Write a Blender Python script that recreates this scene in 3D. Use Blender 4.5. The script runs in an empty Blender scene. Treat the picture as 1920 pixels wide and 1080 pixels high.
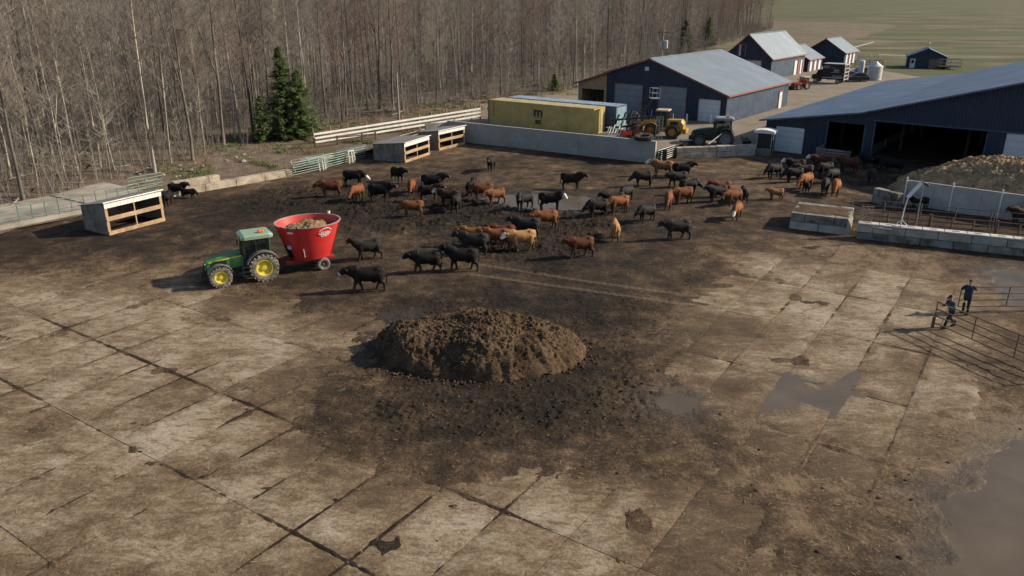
import bpy, bmesh, math, random
import numpy as np
from mathutils import Vector, Matrix

S = bpy.context.scene
C = S.collection
random.seed(7)
R = math.radians

# ------------------------------------------------------------------ camera, sky, sun, exposure
CAM_H, FOC, HOR = 15.5, 1470.0, -10.0
PITCH = math.atan((540 - HOR) / FOC)
cd = bpy.data.cameras.new('camera')
cam = bpy.data.objects.new('camera', cd); C.objects.link(cam)
cam.location = (0, 0, CAM_H); cam.rotation_euler = (math.pi / 2 - PITCH, 0, 0)
cd.sensor_width = 36; cd.lens = FOC / 1920 * 36; cd.clip_start = 0.5; cd.clip_end = 6000
S.camera = cam

SUN_EL, SUN_AZ = R(28), R(9)          # azimuth measured from +X towards +Y
w = bpy.data.worlds.new('World'); S.world = w; w.use_nodes = True
nt = w.node_tree
bg = nt.nodes['Background']
sk = nt.nodes.new('ShaderNodeTexSky'); sk.sky_type = 'NISHITA'; sk.sun_disc = False
sk.sun_elevation = SUN_EL; sk.sun_rotation = math.pi / 2 - SUN_AZ
sk.air_density = 1.0; sk.dust_density = 1.5; sk.ozone_density = 1.0
nt.links.new(sk.outputs[0], bg.inputs[0]); bg.inputs[1].default_value = 0.085
sl = bpy.data.lights.new('sun', 'SUN'); sl.energy = 4.2; sl.angle = R(0.6); sl.color = (1.0, 0.85, 0.66)
sun = bpy.data.objects.new('sun', sl); C.objects.link(sun)
sdir = Vector((math.cos(SUN_EL) * math.cos(SUN_AZ), math.cos(SUN_EL) * math.sin(SUN_AZ), math.sin(SUN_EL)))
sun.rotation_euler = sdir.to_track_quat('Z', 'Y').to_euler(); sun.location = (60, 10, 40)
S.view_settings.view_transform = 'Standard'; S.view_settings.look = 'None'
S.view_settings.exposure = 0.65; S.view_settings.gamma = 1.0
S.render.engine = 'CYCLES'
S.cycles.max_bounces = 6; S.cycles.transparent_max_bounces = 8

# ------------------------------------------------------------------ survey helpers
_cp, _sp = math.cos(PITCH), math.sin(PITCH)
def G(u, v, z=0.0):
    """point of the place at height z seen at survey mark (u, v)"""
    a = (u - 960) / FOC; b = (540 - v) / FOC
    d = (a, _cp + b * _sp, -_sp + b * _cp)
    t = (z - CAM_H) / d[2]
    return Vector((d[0] * t, d[1] * t, z))
def lerp(a, b, t): return a + (b - a) * t
def ang2(a, b): return math.atan2(b[1] - a[1], b[0] - a[0])

# ------------------------------------------------------------------ objects and tags
def tag(o, label=None, cat=None, group=None, kind=None):
    if label: o['label'] = label
    if cat: o['category'] = cat
    if group: o['group'] = group
    if kind: o['kind'] = kind
    return o
def link(o, parent=None):
    C.objects.link(o)
    if parent: o.parent = parent
    return o
def thing(name, label, cat, loc=(0, 0, 0), rz=0.0, group=None, scale=1.0):
    o = bpy.data.objects.new(name, None); link(o)
    o.empty_display_size = 0.2
    o.location = loc; o.rotation_euler = (0, 0, rz); o.scale = (scale,) * 3
    return tag(o, label, cat, group)
def copy_tree(o, parent=None):
    c = o.copy(); link(c, parent)
    for ch in o.children: copy_tree(ch, c)
    return c

# ------------------------------------------------------------------ materials
MATS = {}
def nodes(name):
    m = bpy.data.materials.new(name); m.use_nodes = True
    return m, m.node_tree.nodes, m.node_tree.links, m.node_tree.nodes['Principled BSDF']
def noise(N, L, co, scale, det=5, rough=.55, dist=0.0):
    n = N.new('ShaderNodeTexNoise'); n.inputs['Scale'].default_value = scale
    n.inputs['Detail'].default_value = det; n.inputs['Roughness'].default_value = rough
    n.inputs['Distortion'].default_value = dist
    L.new(co, n.inputs['Vector']); return n.outputs['Fac']
def ramp(N, L, fac, stops):
    r = N.new('ShaderNodeValToRGB'); e = r.color_ramp.elements
    while len(e) < len(stops): e.new(.5)
    for k, (p, c) in enumerate(stops):
        e[k].position = p; e[k].color = (*c, 1) if len(c) == 3 else c
    L.new(fac, r.inputs[0]); return r.outputs[0]
def mixc(N, L, fac, a, b, mode='MIX'):
    m = N.new('ShaderNodeMix'); m.data_type = 'RGBA'; m.blend_type = mode
    for sock, v in ((m.inputs[0], fac), (m.inputs[6], a), (m.inputs[7], b)):
        if isinstance(v, (int, float)): sock.default_value = v
        elif isinstance(v, tuple): sock.default_value = (*v, 1)
        else: L.new(v, sock)
    return m.outputs[2]
def mth(N, L, op, a, b=0.0, clamp=False):
    m = N.new('ShaderNodeMath'); m.operation = op; m.use_clamp = clamp
    for sock, v in ((m.inputs[0], a), (m.inputs[1], b)):
        if isinstance(v, (int, float)): sock.default_value = v
        else: L.new(v, sock)
    return m.outputs[0]
def attr(N, name, typ='GEOMETRY', out='Fac'):
    a = N.new('ShaderNodeAttribute'); a.attribute_name = name; a.attribute_type = typ
    return a.outputs[out]
def bump(N, L, bs, h, strength, dist=.05):
    b = N.new('ShaderNodeBump'); b.inputs['Strength'].default_value = strength; b.inputs['Distance'].default_value = dist
    L.new(h, b.inputs['Height']); L.new(b.outputs[0], bs.inputs['Normal'])
def coords(N, L, kind='Object', rot=0, sc=(1, 1, 1)):
    if kind == 'World':
        g = N.new('ShaderNodeNewGeometry'); o = g.outputs['Position']
    else:
        o = N.new('ShaderNodeTexCoord').outputs['Object']
    if rot or sc != (1, 1, 1):
        mp = N.new('ShaderNodeMapping'); mp.inputs['Rotation'].default_value = (0, 0, rot); mp.inputs['Scale'].default_value = sc
        L.new(o, mp.inputs[0]); o = mp.outputs[0]
    return o
def mk(name, col, rough=.8, var=.25, scale=2.0, bmp=.15, metal=0.0, dirt=None, damt=.45, dscale=1.2, world=False, spec=.4, fine=30, rib=None):
    """paint, wood, metal, concrete: mottled base colour, patches of dirt, fine relief, optional ribs (axis, pitch)"""
    if name in MATS: return MATS[name]
    m, N, L, bs = nodes(name); MATS[name] = m
    co = coords(N, L, 'World' if world else 'Object')
    n1 = noise(N, L, co, scale); n2 = noise(N, L, co, fine, 3)
    lo = tuple(c * (1 - var) for c in col); hi = tuple(min(1, c * (1 + var)) for c in col)
    c = ramp(N, L, n1, [(.3, lo), (.7, hi)])
    c = mixc(N, L, mth(N, L, 'MULTIPLY', n2, .35), c, tuple(x * .55 for x in col))
    if dirt:
        d = noise(N, L, co, dscale, 8, .68, .3)
        f = ramp(N, L, d, [(.5 - .12 * damt - .02, (0, 0, 0)), (.5 + .30 - .3 * damt, (1, 1, 1))])
        c = mixc(N, L, mth(N, L, 'MULTIPLY', f, min(1, damt * 1.6)), c, dirt)
    L.new(c, bs.inputs['Base Color'])
    bs.inputs['Roughness'].default_value = rough; bs.inputs['Metallic'].default_value = metal
    bs.inputs['Specular IOR Level'].default_value = spec
    if rib:
        sx = N.new('ShaderNodeSeparateXYZ'); L.new(co, sx.inputs[0])
        v = mth(N, L, 'MULTIPLY', sx.outputs[rib[0]], math.pi / rib[1])
        v = mth(N, L, 'POWER', mth(N, L, 'ABSOLUTE', mth(N, L, 'SINE', v)), 6.0)
        bump(N, L, bs, v, .9, .05)
    elif bmp: bump(N, L, bs, mth(N, L, 'ADD', n2, mth(N, L, 'MULTIPLY', n1, 2)), bmp, .03)
    return m
def glass(name, tint=(.25, .3, .3), clear=.5):
    if name in MATS: return MATS[name]
    m, N, L, bs = nodes(name); MATS[name] = m
    t = N.new('ShaderNodeBsdfTransparent'); t.inputs[0].default_value = (*tint, 1)
    bs.inputs['Base Color'].default_value = (.02, .025, .03, 1); bs.inputs['Roughness'].default_value = .06
    mx = N.new('ShaderNodeMixShader'); mx.inputs[0].default_value = clear
    L.new(bs.outputs[0], mx.inputs[1]); L.new(t.outputs[0], mx.inputs[2])
    L.new(mx.outputs[0], N['Material Output'].inputs[0]); return m

MUDC = (.060, .042, .028)
concrete = mk('concrete', (.40, .385, .345), .9, .22, .6, .3, dirt=(.14, .125, .10), damt=.45, dscale=.7, world=True)
concrete_warm = mk('concrete_warm', (.43, .375, .29), .9, .25, .8, .3, dirt=(.15, .11, .075), damt=.5, dscale=1.1, world=True)
concrete_dark = mk('concrete_dark', (.26, .25, .225), .9, .25, .8, .3, dirt=(.06, .05, .04), damt=.6, dscale=.9, world=True)
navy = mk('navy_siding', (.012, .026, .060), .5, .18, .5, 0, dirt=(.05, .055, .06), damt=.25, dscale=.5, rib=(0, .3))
navy_lit = mk('navy_lit_siding', (.032, .060, .108), .5, .25, .5, 0, dirt=(.078, .112, .150), damt=.45, dscale=.8, rib=(0, .3))  # gable navy again, with the sunlit look of the side walls put into its colour
roof_gray = mk('roof_gray', (.235, .285, .325), .5, .14, .25, 0, metal=.25, dirt=(.15, .18, .20), damt=.35, dscale=.22, rib=(1, .45))
roof_blue = mk('roof_blue', (.047, .090, .162), .55, .15, .2, 0, metal=.1, dirt=(.22, .26, .31), damt=.22, dscale=.35, rib=(1, .5))
red_trim = mk('red_trim', (.26, .095, .08), .6, .2, 3)
white_door = mk('white_door', (.62, .66, .70), .5, .06, 1, .03, dirt=(.30, .28, .25), damt=.2)
grey_door = mk('grey_door', (.23, .26, .29), .5, .08, 1, .03, dirt=(.12, .12, .12), damt=.3)
white_paint = mk('white_paint', (.80, .79, .75), .6, .12, 3, .1, dirt=(.30, .26, .20), damt=.25)
wood_tan = mk('wood_tan', (.42, .29, .17), .8, .25, 3, .2, dirt=(.16, .10, .06), damt=.4)
wood_grey = mk('wood_grey', (.24, .215, .19), .85, .25, 2, .25, dirt=(.09, .075, .06), damt=.5)
wood_dark = mk('wood_dark', (.085, .055, .036), .85, .3, 3, .2)
post_wood = mk('post_wood', (.30, .17, .10), .85, .25, 3, .2)
rust = mk('rusty_pipe', (.15, .092, .064), .75, .35, 4, .2, metal=.2, dirt=(.19, .10, .05), damt=.5)
pipe_green = mk('green_pipe', (.13, .22, .18), .55, .25, 3, .05, metal=.2, dirt=(.22, .22, .19), damt=.45)
pipe_grey = mk('grey_pipe', (.30, .32, .32), .5, .2, 3, .05, metal=.4, dirt=(.18, .14, .10), damt=.4)
pipe_blue = mk('blue_pipe', (.13, .20, .27), .55, .25, 3, .05, metal=.2, dirt=(.22, .22, .20), damt=.4)
galv = mk('galvanised', (.52, .54, .55), .42, .15, 3, .05, metal=.55, dirt=(.3, .28, .25), damt=.3)
black_metal = mk('black_metal', (.018, .018, .02), .5, .25, 3, .05)
rubber = mk('tyre_rubber', (.028, .027, .026), .85, .25, 3, .2, dirt=(.10, .085, .065), damt=.35, dscale=3)
rubber_muddy = mk('muddy_tyre', (.105, .095, .082), .9, .3, 4, .3, dirt=(.26, .235, .20), damt=.62, dscale=4)
rim_yellow = mk('yellow_rim', (.68, .56, .06), .5, .12, 4, .05, dirt=(.26, .20, .10), damt=.3, dscale=4)
green_paint = mk('green_paint', (.032, .195, .052), .42, .14, 3, .03, dirt=(.13, .16, .09), damt=.42, dscale=2, spec=.5)
green_pale = mk('green_roof_paint', (.23, .36, .25), .45, .12, 3, .03, dirt=(.30, .34, .27), damt=.35, dscale=2)
black_plastic = mk('black_plastic', (.02, .022, .022), .5, .2, 4, .05)
grey_fender = mk('grey_fender', (.12, .135, .125), .6, .2, 4, .05, dirt=(.20, .19, .16), damt=.4)
orange_lamp = mk('orange_beacon', (.75, .16, .03), .4, .08, 4, 0)
red_tub = mk('red_tub_paint', (.64, .026, .030), .42, .10, 1.5, .03, dirt=(.24, .075, .055), damt=.42, dscale=1.6, spec=.5)
red_dark = mk('red_chassis', (.30, .018, .022), .5, .2, 2, .05, dirt=(.13, .06, .045), damt=.4)
yellow_paint = mk('yellow_paint', (.46, .25, .025), .45, .14, 2, .05, dirt=(.24, .15, .05), damt=.3)
dark_tractor_paint = mk('dark_green_paint', (.022, .036, .036), .35, .2, 2, .03)
orange_paint = mk('orange_paint', (.60, .10, .03), .45, .12, 3, .03)
cont_yellow = mk('container_yellow', (.46, .365, .14), .6, .12, 1, .05, dirt=(.22, .15, .06), damt=.3, dscale=.8)
cont_yellow_roof = mk('container_yellow_roof', (.45, .39, .20), .6, .15, 1, .05, dirt=(.26, .18, .09), damt=.4)
cont_blue = mk('container_blue', (.20, .33, .42), .6, .14, 1, .05, dirt=(.28, .33, .36), damt=.35)
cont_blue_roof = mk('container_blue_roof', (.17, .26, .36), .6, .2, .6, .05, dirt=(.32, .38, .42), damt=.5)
decal_dark = mk('dark_lettering', (.03, .03, .035), .6, .2, 3, 0)
decal_white = mk('white_lettering', (.72, .70, .68), .6, .08, 3, 0)
tractor_glass = glass('cab_glass', (.80, .86, .84), .80)
dark_inside = mk('cab_interior', (.03, .03, .03), .8, .3, 3, .05)
stone_m = mk('field_stone', (.33, .29, .245), .9, .3, 2, .3, dirt=(.12, .095, .07), damt=.4)
wire_m = mk('wire', (.06, .06, .06), .6, .1, 2, 0)

# ------------------------------------------------------------------ mesh builder
class MB:
    def __init__(s): s.v = []; s.f = []
    def add(s, vs, fs):
        b = len(s.v); s.v.extend([tuple(x) for x in vs]); s.f.extend([tuple(i + b for i in q) for q in fs]); return s
    def box(s, c, d, rz=0.0, bev=0.0, M=None):
        x, y, z = d[0] / 2, d[1] / 2, d[2] / 2
        ca, sa = math.cos(rz), math.sin(rz)
        if bev <= 0:
            P = [(-x, -y, -z), (x, -y, -z), (x, y, -z), (-x, y, -z), (-x, -y, z), (x, -y, z), (x, y, z), (-x, y, z)]
            F = [(0, 3, 2, 1), (4, 5, 6, 7), (0, 1, 5, 4), (1, 2, 6, 5), (2, 3, 7, 6), (3, 0, 4, 7)]
        else:
            b = min(bev, x * .9, y * .9, z * .9); P = []
            for zz, k in ((-z, 1), (-z + b, 0), (z - b, 0), (z, 1)):
                o = b if k else 0
                X, Y = x - o, y - o; bb = b * .6
                P += [(-X + bb, -Y, zz), (X - bb, -Y, zz), (X, -Y + bb, zz), (X, Y - bb, zz), (X - bb, Y, zz), (-X + bb, Y, zz), (-X, Y - bb, zz), (-X, -Y + bb, zz)]
            F = [tuple(range(7, -1, -1)), tuple(range(24, 32))]
            for r in range(3):
                for k in range(8): F.append((r * 8 + k, r * 8 + (k + 1) % 8, r * 8 + 8 + (k + 1) % 8, r * 8 + 8 + k))
        if M is not None: Q = [M @ Vector(p) + Vector(c) for p in P]
        else: Q = [(c[0] + p[0] * ca - p[1] * sa, c[1] + p[0] * sa + p[1] * ca, c[2] + p[2]) for p in P]
        return s.add(Q, F)
    def bar(s, a, b, w, h=None, bev=0.0):
        """rectangular beam from a to b, w wide, h high"""
        a, b = Vector(a), Vector(b); d = b - a; l = d.length
        h = w if h is None else h
        M = d.to_track_quat('X', 'Z').to_matrix()
        return s.box((a + b) / 2, (l, w, h), bev=bev, M=M)
    def tube(s, pts, rad, n=8, cap=True, up=(0, 0, 1)):
        """loft along pts; rad = radius or (side, up) per point"""
        pts = [Vector(p) for p in pts]; k = len(pts)
        if not isinstance(rad, (list, tuple)): rad = [rad] * k
        V = []; upv = Vector(up)
        for i, p in enumerate(pts):
            d = (pts[min(i + 1, k - 1)] - pts[max(i - 1, 0)])
            if d.length < 1e-9: d = Vector((1, 0, 0))
            d.normalize()
            side = upv.cross(d)
            if side.length < 1e-3: side = Vector((0, 1, 0)).cross(d) if abs(d.y) < .9 else Vector((1, 0, 0)).cross(d)
            side.normalize(); u2 = d.cross(side)
            r = rad[i]; a, b = (r if isinstance(r, (list, tuple)) else (r, r))
            for j in range(n):
                t = 2 * math.pi * j / n
                V.append(p + side * (a * math.cos(t)) + u2 * (b * math.sin(t)))
        F = []
        for i in range(k - 1):
            for j in range(n): F.append((i * n + j, i * n + (j + 1) % n, (i + 1) * n + (j + 1) % n, (i + 1) * n + j))
        if cap: F.append(tuple(range(n - 1, -1, -1))); F.append(tuple(range((k - 1) * n, k * n)))
        return s.add(V, F)
    def ribbon(s, a, b, w):
        """fine twig"""
        d = b - a; o = d.cross(Vector((random.uniform(-1, 1), random.uniform(-1, 1), random.uniform(-.3, .3))))
        o = o.normalized() * w if o.length > 1e-6 else Vector((w, 0, 0))
        return s.add([a - o, a + o, b + o * .4, b - o * .4], [(0, 1, 2, 3)])
    def lathe(s, prof, n=24, M=None, sx=1.0, sy=1.0, close=False):
        """profile [(r, h)] turned about Z, then moved by matrix M"""
        V = []; k = len(prof)
        for r, hh in prof:
            for j in range(n):
                t = 2 * math.pi * j / n; V.append(Vector((r * math.cos(t) * sx, r * math.sin(t) * sy, hh)))
        F = []
        for i in range(k - 1 + (1 if close else 0)):
            for j in range(n):
                a, b = i * n, ((i + 1) % k) * n
                F.append((a + j, a + (j + 1) % n, b + (j + 1) % n, b + j))
        if not close:
            if prof[0][0] > 1e-6: F.append(tuple(range(n - 1, -1, -1)))
            if prof[-1][0] > 1e-6: F.append(tuple(range((k - 1) * n, k * n)))
        if M is not None: V = [M @ p for p in V]
        return s.add(V, F)
    def prism(s, poly, vec):
        """planar polygon extruded by vec"""
        p = [Vector(q) for q in poly]; n = len(p); vv = Vector(vec)
        F = [tuple(range(n - 1, -1, -1)), tuple(range(n, 2 * n))] + [(i, (i + 1) % n, n + (i + 1) % n, n + i) for i in range(n)]
        return s.add(p + [q + vv for q in p], F)
    def build(s, name, mat, parent=None, smooth=False, fixn=True):
        me = bpy.data.meshes.new(name); me.from_pydata(s.v, [], s.f)
        if fixn:
            bm = bmesh.new(); bm.from_mesh(me); bmesh.ops.recalc_face_normals(bm, faces=bm.faces); bm.to_mesh(me); bm.free()
        if smooth:
            me.polygons.foreach_set('use_smooth', [True] * len(me.polygons))
            if smooth == 'auto':
                try: me.set_sharp_from_angle(angle=R(38))
                except Exception: pass
        me.materials.append(mat); me.update()
        o = bpy.data.objects.new(name, me); return link(o, parent)
def remeshed(mb, voxel, smooth=4, name='m'):
    """weld lofts into one continuous skin"""
    me = bpy.data.meshes.new(name); me.from_pydata(mb.v, [], mb.f)
    bm = bmesh.new(); bm.from_mesh(me); bmesh.ops.recalc_face_normals(bm, faces=bm.faces); bm.to_mesh(me); bm.free()
    o = bpy.data.objects.new(name, me); C.objects.link(o)
    r = o.modifiers.new('r', 'REMESH'); r.mode = 'VOXEL'; r.voxel_size = voxel
    if smooth:
        sm = o.modifiers.new('s', 'SMOOTH'); sm.iterations = smooth; sm.factor = .5
    dg = bpy.context.evaluated_depsgraph_get(); dg.update()
    out = bpy.data.meshes.new_from_object(o.evaluated_get(dg))
    bpy.data.objects.remove(o); bpy.data.meshes.remove(me)
    out.polygons.foreach_set('use_smooth', [True] * len(out.polygons)); out.name = name
    return out
def mesh_np(name, V, F, smooth=True):
    """large quad (or tri) mesh from arrays"""
    me = bpy.data.meshes.new(name); k = F.shape[1]
    me.vertices.add(len(V)); me.vertices.foreach_set('co', np.asarray(V, np.float32).ravel())
    me.loops.add(F.size); me.loops.foreach_set('vertex_index', F.astype(np.int32).ravel())
    me.polygons.add(len(F)); me.polygons.foreach_set('loop_start', np.arange(0, F.size, k, dtype=np.int32))
    me.polygons.foreach_set('use_smooth', np.full(len(F), smooth))
    me.update(calc_edges=True); return me
def set_attr(me, name, arr):
    a = me.attributes.new(name, 'FLOAT', 'POINT'); a.data.foreach_set('value', np.asarray(arr, np.float32).ravel())
def grid_faces(nr, nc):
    i = np.arange(nr - 1)[:, None] * nc + np.arange(nc - 1)[None, :]
    return np.stack([i, i + 1, i + nc + 1, i + nc], -1).reshape(-1, 4)
_rng = np.random.default_rng(11)
_perm = np.concatenate([_rng.permutation(1024)] * 2); _grad = _rng.uniform(0, 2 * np.pi, 1024)
_gx, _gy = np.cos(_grad), np.sin(_grad)
def perlin(x, y):
    xi = np.floor(x).astype(int); yi = np.floor(y).astype(int); xf = x - xi; yf = y - yi
    u = xf * xf * xf * (xf * (xf * 6 - 15) + 10); v = yf * yf * yf * (yf * (yf * 6 - 15) + 10)
    def g(ix, iy, dx, dy):
        hh = _perm[(_perm[ix & 1023] + iy) & 1023]; return _gx[hh] * dx + _gy[hh] * dy
    a = g(xi, yi, xf, yf); b = g(xi + 1, yi, xf - 1, yf); c = g(xi, yi + 1, xf, yf - 1); d = g(xi + 1, yi + 1, xf - 1, yf - 1)
    return ((a + (b - a) * u) * (1 - v) + (c + (d - c) * u) * v) * 1.5
def fbm(x, y, sc, octv=4, gain=.5, billow=False):
    t = 0; amp = 1; tot = 0
    for k in range(octv):
        n = perlin(x * sc + 17.3 * k, y * sc - 9.1 * k)
        t = t + amp * (np.abs(n) * 2 - .6 if billow else n); tot += amp; amp *= gain; sc *= 2.03
    return t / tot
def sstep(a, b, x):
    t = np.clip((x - a) / (b - a), 0, 1); return t * t * (3 - 2 * t)
def sdist(x, y, poly):
    """signed distance, positive inside"""
    P = [(p[0], p[1]) for p in poly]; n = len(P); d = np.full(x.shape, 1e9); ins = np.zeros(x.shape, bool)
    for i in range(n):
        ax, ay = P[i]; bx, by = P[(i + 1) % n]; ex, ey = bx - ax, by - ay
        t = np.clip(((x - ax) * ex + (y - ay) * ey) / (ex * ex + ey * ey), 0, 1)
        d = np.minimum(d, np.hypot(x - ax - t * ex, y - ay - t * ey))
        c = ((ay > y) != (by > y)) & (x < (bx - ax) * (y - ay) / ((by - ay) if by != ay else 1e-9) + ax)
        ins ^= c
    return np.where(ins, d, -d)
def text_mesh(txt, size, extrude=.006):
    cu = bpy.data.curves.new('t', 'FONT'); cu.body = txt; cu.size = size; cu.extrude = extrude; cu.align_x = 'CENTER'; cu.offset = size * .035
    o = bpy.data.objects.new('t', cu); C.objects.link(o)
    dg = bpy.context.evaluated_depsgraph_get(); dg.update()
    me = bpy.data.meshes.new_from_object(o.evaluated_get(dg)); bpy.data.objects.remove(o); return me
# ------------------------------------------------------------------ ground
def ground_mat(name, stops, scale, bmp=.4, rough=.95, fine=9, sc=(1, 1, 1), rot=0, patch=None, pscale=.08):
    m, N, L, bs = nodes(name)
    co = coords(N, L, 'World', rot, sc)
    n1 = noise(N, L, co, scale, 8, .65); n2 = noise(N, L, co, fine, 5, .6)
    f = mth(N, L, 'ADD', mth(N, L, 'MULTIPLY', n1, .65), mth(N, L, 'MULTIPLY', n2, .35))
    c = ramp(N, L, f, stops)
    if patch:
        p = noise(N, L, co, pscale, 5, .6)
        c = mixc(N, L, ramp(N, L, p, [(.48, (0, 0, 0)), (.62, (1, 1, 1))]), c, patch, 'MIX')
    L.new(c, bs.inputs['Base Color']); bs.inputs['Roughness'].default_value = rough
    bs.inputs['Specular IOR Level'].default_value = .2
    bump(N, L, bs, f, bmp, .25); return m
def sheet(name, poly, z, mat, thick=0):
    mb = MB(); mb.add([(p[0], p[1], z) for p in poly], [tuple(range(len(poly)))])
    o = mb.build(name, mat, fixn=False)
    me = o.data
    if me.polygons[0].normal.z < 0: me.flip_normals()
    return tag(o, kind='structure')

field_m = ground_mat('field_grass', [(.36, (.034, .036, .017)), (.45, (.064, .066, .029)), (.52, (.10, .090, .046)), (.60, (.175, .148, .088))], .06, .3, fine=.22, sc=(.40, 1.5, 1), rot=R(12), patch=(.062, .078, .028), pscale=.014)
apron_m = ground_mat('apron_gravel', [(.25, (.12, .098, .073)), (.5, (.20, .17, .13)), (.75, (.29, .255, .205))], .35, .25, fine=6)
litter_m = ground_mat('leaf_litter', [(.25, (.060, .044, .033)), (.45, (.125, .094, .070)), (.6, (.19, .15, .115)), (.8, (.28, .235, .185))], .9, .9, fine=4, patch=(.10, .098, .05), pscale=.07)
base_m = ground_mat('base_earth', [(.3, (.05, .036, .024)), (.7, (.09, .065, .04))], .5)

sheet('ground', [(-400, -60), (400, -60), (400, 140), (-400, 140)], -0.6, base_m)
sheet('field', [(-30, 112), (20, 112), (57.7, 125), (98, 94), (140, 60), (1800, -100), (3000, 3500), (-3000, 3500), (-1500, 300), (-200, 120)], 1.0, field_m)

U0 = Vector((math.cos(R(-38)), math.sin(R(-38)), 0)); V0 = Vector((math.cos(R(52)), math.sin(R(52)), 0))
WALL_A = Vector((-7.25, 89.5, 0)); WALL_B = Vector((14.0, 76.1, 0))
BLK_A = G(1266, 296); BLK_B = G(1413, 291)
ZA = 1.15
NF = 6.5                              # the apron dips towards the block wall and the gate
dz0 = Vector((0, 0, 0)); BC = Vector((26.6, 83.9, 0))
fr = [(WALL_B + V0 * .1, -.05), (BLK_A + V0 * .3, .30), (BLK_B + V0 * .3, .58), (BC, .60)]
ap = [WALL_A + V0 * .15, WALL_B + V0 * .15] + [p + V0 * NF for p, _ in fr] + [Vector((57.5, 123.6, 0)), Vector((66, 138, 0)), Vector((76, 150, 0)), Vector((74, 168, 0)), Vector((62, 172, 0)), Vector((30, 150, 0)), Vector((-6, 128, 0)), Vector((-6, 100, 0))]
sheet('farm_apron', ap, ZA, apron_m)
mb = MB(); pv = [p + Vector((0, 0, z_)) for p, z_ in fr] + [p + V0 * NF + Vector((0, 0, ZA)) for p, _ in fr]
mb.add(pv, [(k, k + 1, k + 5, k + 4) for k in range(3)]); o = mb.build('ramp', apron_m, fixn=False); tag(o, kind='structure')

# bank and floor of the wood, rising gently away from the yard
BND = [Vector((-75, 5)), G(-60, 470).xy, G(0, 437).xy, G(150, 409).xy, G(300, 368).xy, G(430, 345).xy, G(545, 328).xy, G(700, 292).xy, G(800, 262).xy, WALL_A.xy + Vector((-.3, .3)), Vector((8, 118)), Vector((45, 165)), Vector((110, 260)), Vector((200, 420))]
def along(poly, n):
    L_ = [0]
    for a, b in zip(poly, poly[1:]): L_.append(L_[-1] + (b - a).length)
    out = []
    for k in range(n):
        s = L_[-1] * k / (n - 1)
        for i in range(len(poly) - 1):
            if s <= L_[i + 1] + 1e-6:
                out.append(lerp(poly[i], poly[i + 1], (s - L_[i]) / (L_[i + 1] - L_[i]))); break
    return out
def zwood(x, y, d):
    t = np.clip((np.asarray(x) + 26) / 18, 0, 1)
    return .12 + .85 * t + .75 * sstep(1, 22, d) + .012 * np.maximum(d - 20, 0)
bp = along(BND, 150)
offs = [0, .5, 1.2, 2, 3, 4.5, 6, 8, 10, 12.5, 15, 18, 22, 27, 33, 40, 50, 62, 80, 100, 130, 170, 230, 320, 450, 650]
OUTD = Vector((-.84, .54))
Vv = np.array([[(p.x + OUTD.x * d, p.y + OUTD.y * d, d) for d in offs] for p in bp]).reshape(-1, 3)
zz = zwood(Vv[:, 0], Vv[:, 1], Vv[:, 2]) + .16 * fbm(Vv[:, 0], Vv[:, 1], .35, 3) * sstep(.3, 3, Vv[:, 2])
Vv = np.stack([Vv[:, 0], Vv[:, 1], zz], 1)
me = mesh_np('wood_floor', Vv, grid_faces(150, len(offs))); me.flip_normals(); me.materials.append(litter_m)
tag(link(bpy.data.objects.new('wood_floor', me)), kind='structure')

# ------------------------------------------------------------------ yard: mud over concrete slabs
def px(*pts): return [G(u, v) for u, v in pts]
E1 = px((-260, 522), (0, 516), (300, 520), (520, 566), (640, 606), (600, 690), (555, 745), (590, 810), (690, 888), (900, 902), (1180, 892), (1300, 925), (1380, 1000), (1420, 1180), (-300, 1180))
E2 = px((1400, 482), (1520, 462), (1720, 488), (1850, 535), (1850, 640), (1850, 760), (1770, 850), (1650, 900), (1520, 880), (1430, 790), (1290, 720), (1262, 640), (1330, 590), (1320, 550))
D1 = px((395, 378), (560, 345), (880, 352), (980, 365), (1150, 378), (1190, 430), (1120, 470), (1000, 500), (870, 470), (800, 462), (650, 430), (480, 398))
D2 = px((650, 610), (760, 565), (900, 545), (1100, 552), (1210, 590), (1255, 690), (1270, 750), (1190, 815), (1000, 835), (720, 825), (630, 765), (615, 690))
PUD = [('wide brown puddle', px((905, 372), (960, 364), (1040, 364), (1110, 370), (1135, 380), (1100, 392), (1030, 393), (960, 386)), -.03),
       ('small puddle', px((1236, 748), (1262, 738), (1298, 742), (1300, 762), (1270, 770), (1238, 765)), -.02),
       ('slab puddle', px((1466, 722), (1482, 706), (1500, 712), (1512, 726), (1536, 734), (1560, 716), (1590, 700), (1602, 706), (1588, 730), (1566, 756), (1548, 768), (1528, 760), (1508, 752), (1480, 768), (1445, 770), (1452, 748)), -.014),
       ('dark corner puddle', px((1830, 905), (1870, 850), (1950, 820), (2100, 830), (2150, 1150), (1740, 1150), (1790, 1010), (1768, 940)), -.012),
       ('gate puddle', px((1858, 512), (1905, 505), (1990, 520), (1990, 575), (1900, 570), (1878, 545)), -.014),
       ]
LU = Vector((math.cos(R(-34)), math.sin(R(-34)))); LV = Vector((-LU.y, LU.x))
US, U00 = 2.4, -2.4
VR = [-2.0, 2.9, 7.9, 12.8, 17.3, 22.3, 27.1, 32.0, 37.9, 43.7, 49.0]
ys = [10.5]
while ys[-1] < 97: ys.append(ys[-1] * 1.0035)
ys = np.array(ys); NCX = 720
t = np.linspace(0, 1, NCX)
xl = -np.minimum(.70 * ys + 7, 50); xr = .74 * ys + 7
X = xl[:, None] + (xr - xl)[:, None] * t[None, :]; Y = np.repeat(ys[:, None], NCX, 1)
X = X.ravel(); Y = Y.ravel()
wob = fbm(X, Y, .22, 3); wob2 = fbm(X, Y, 1.1, 3)
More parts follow.
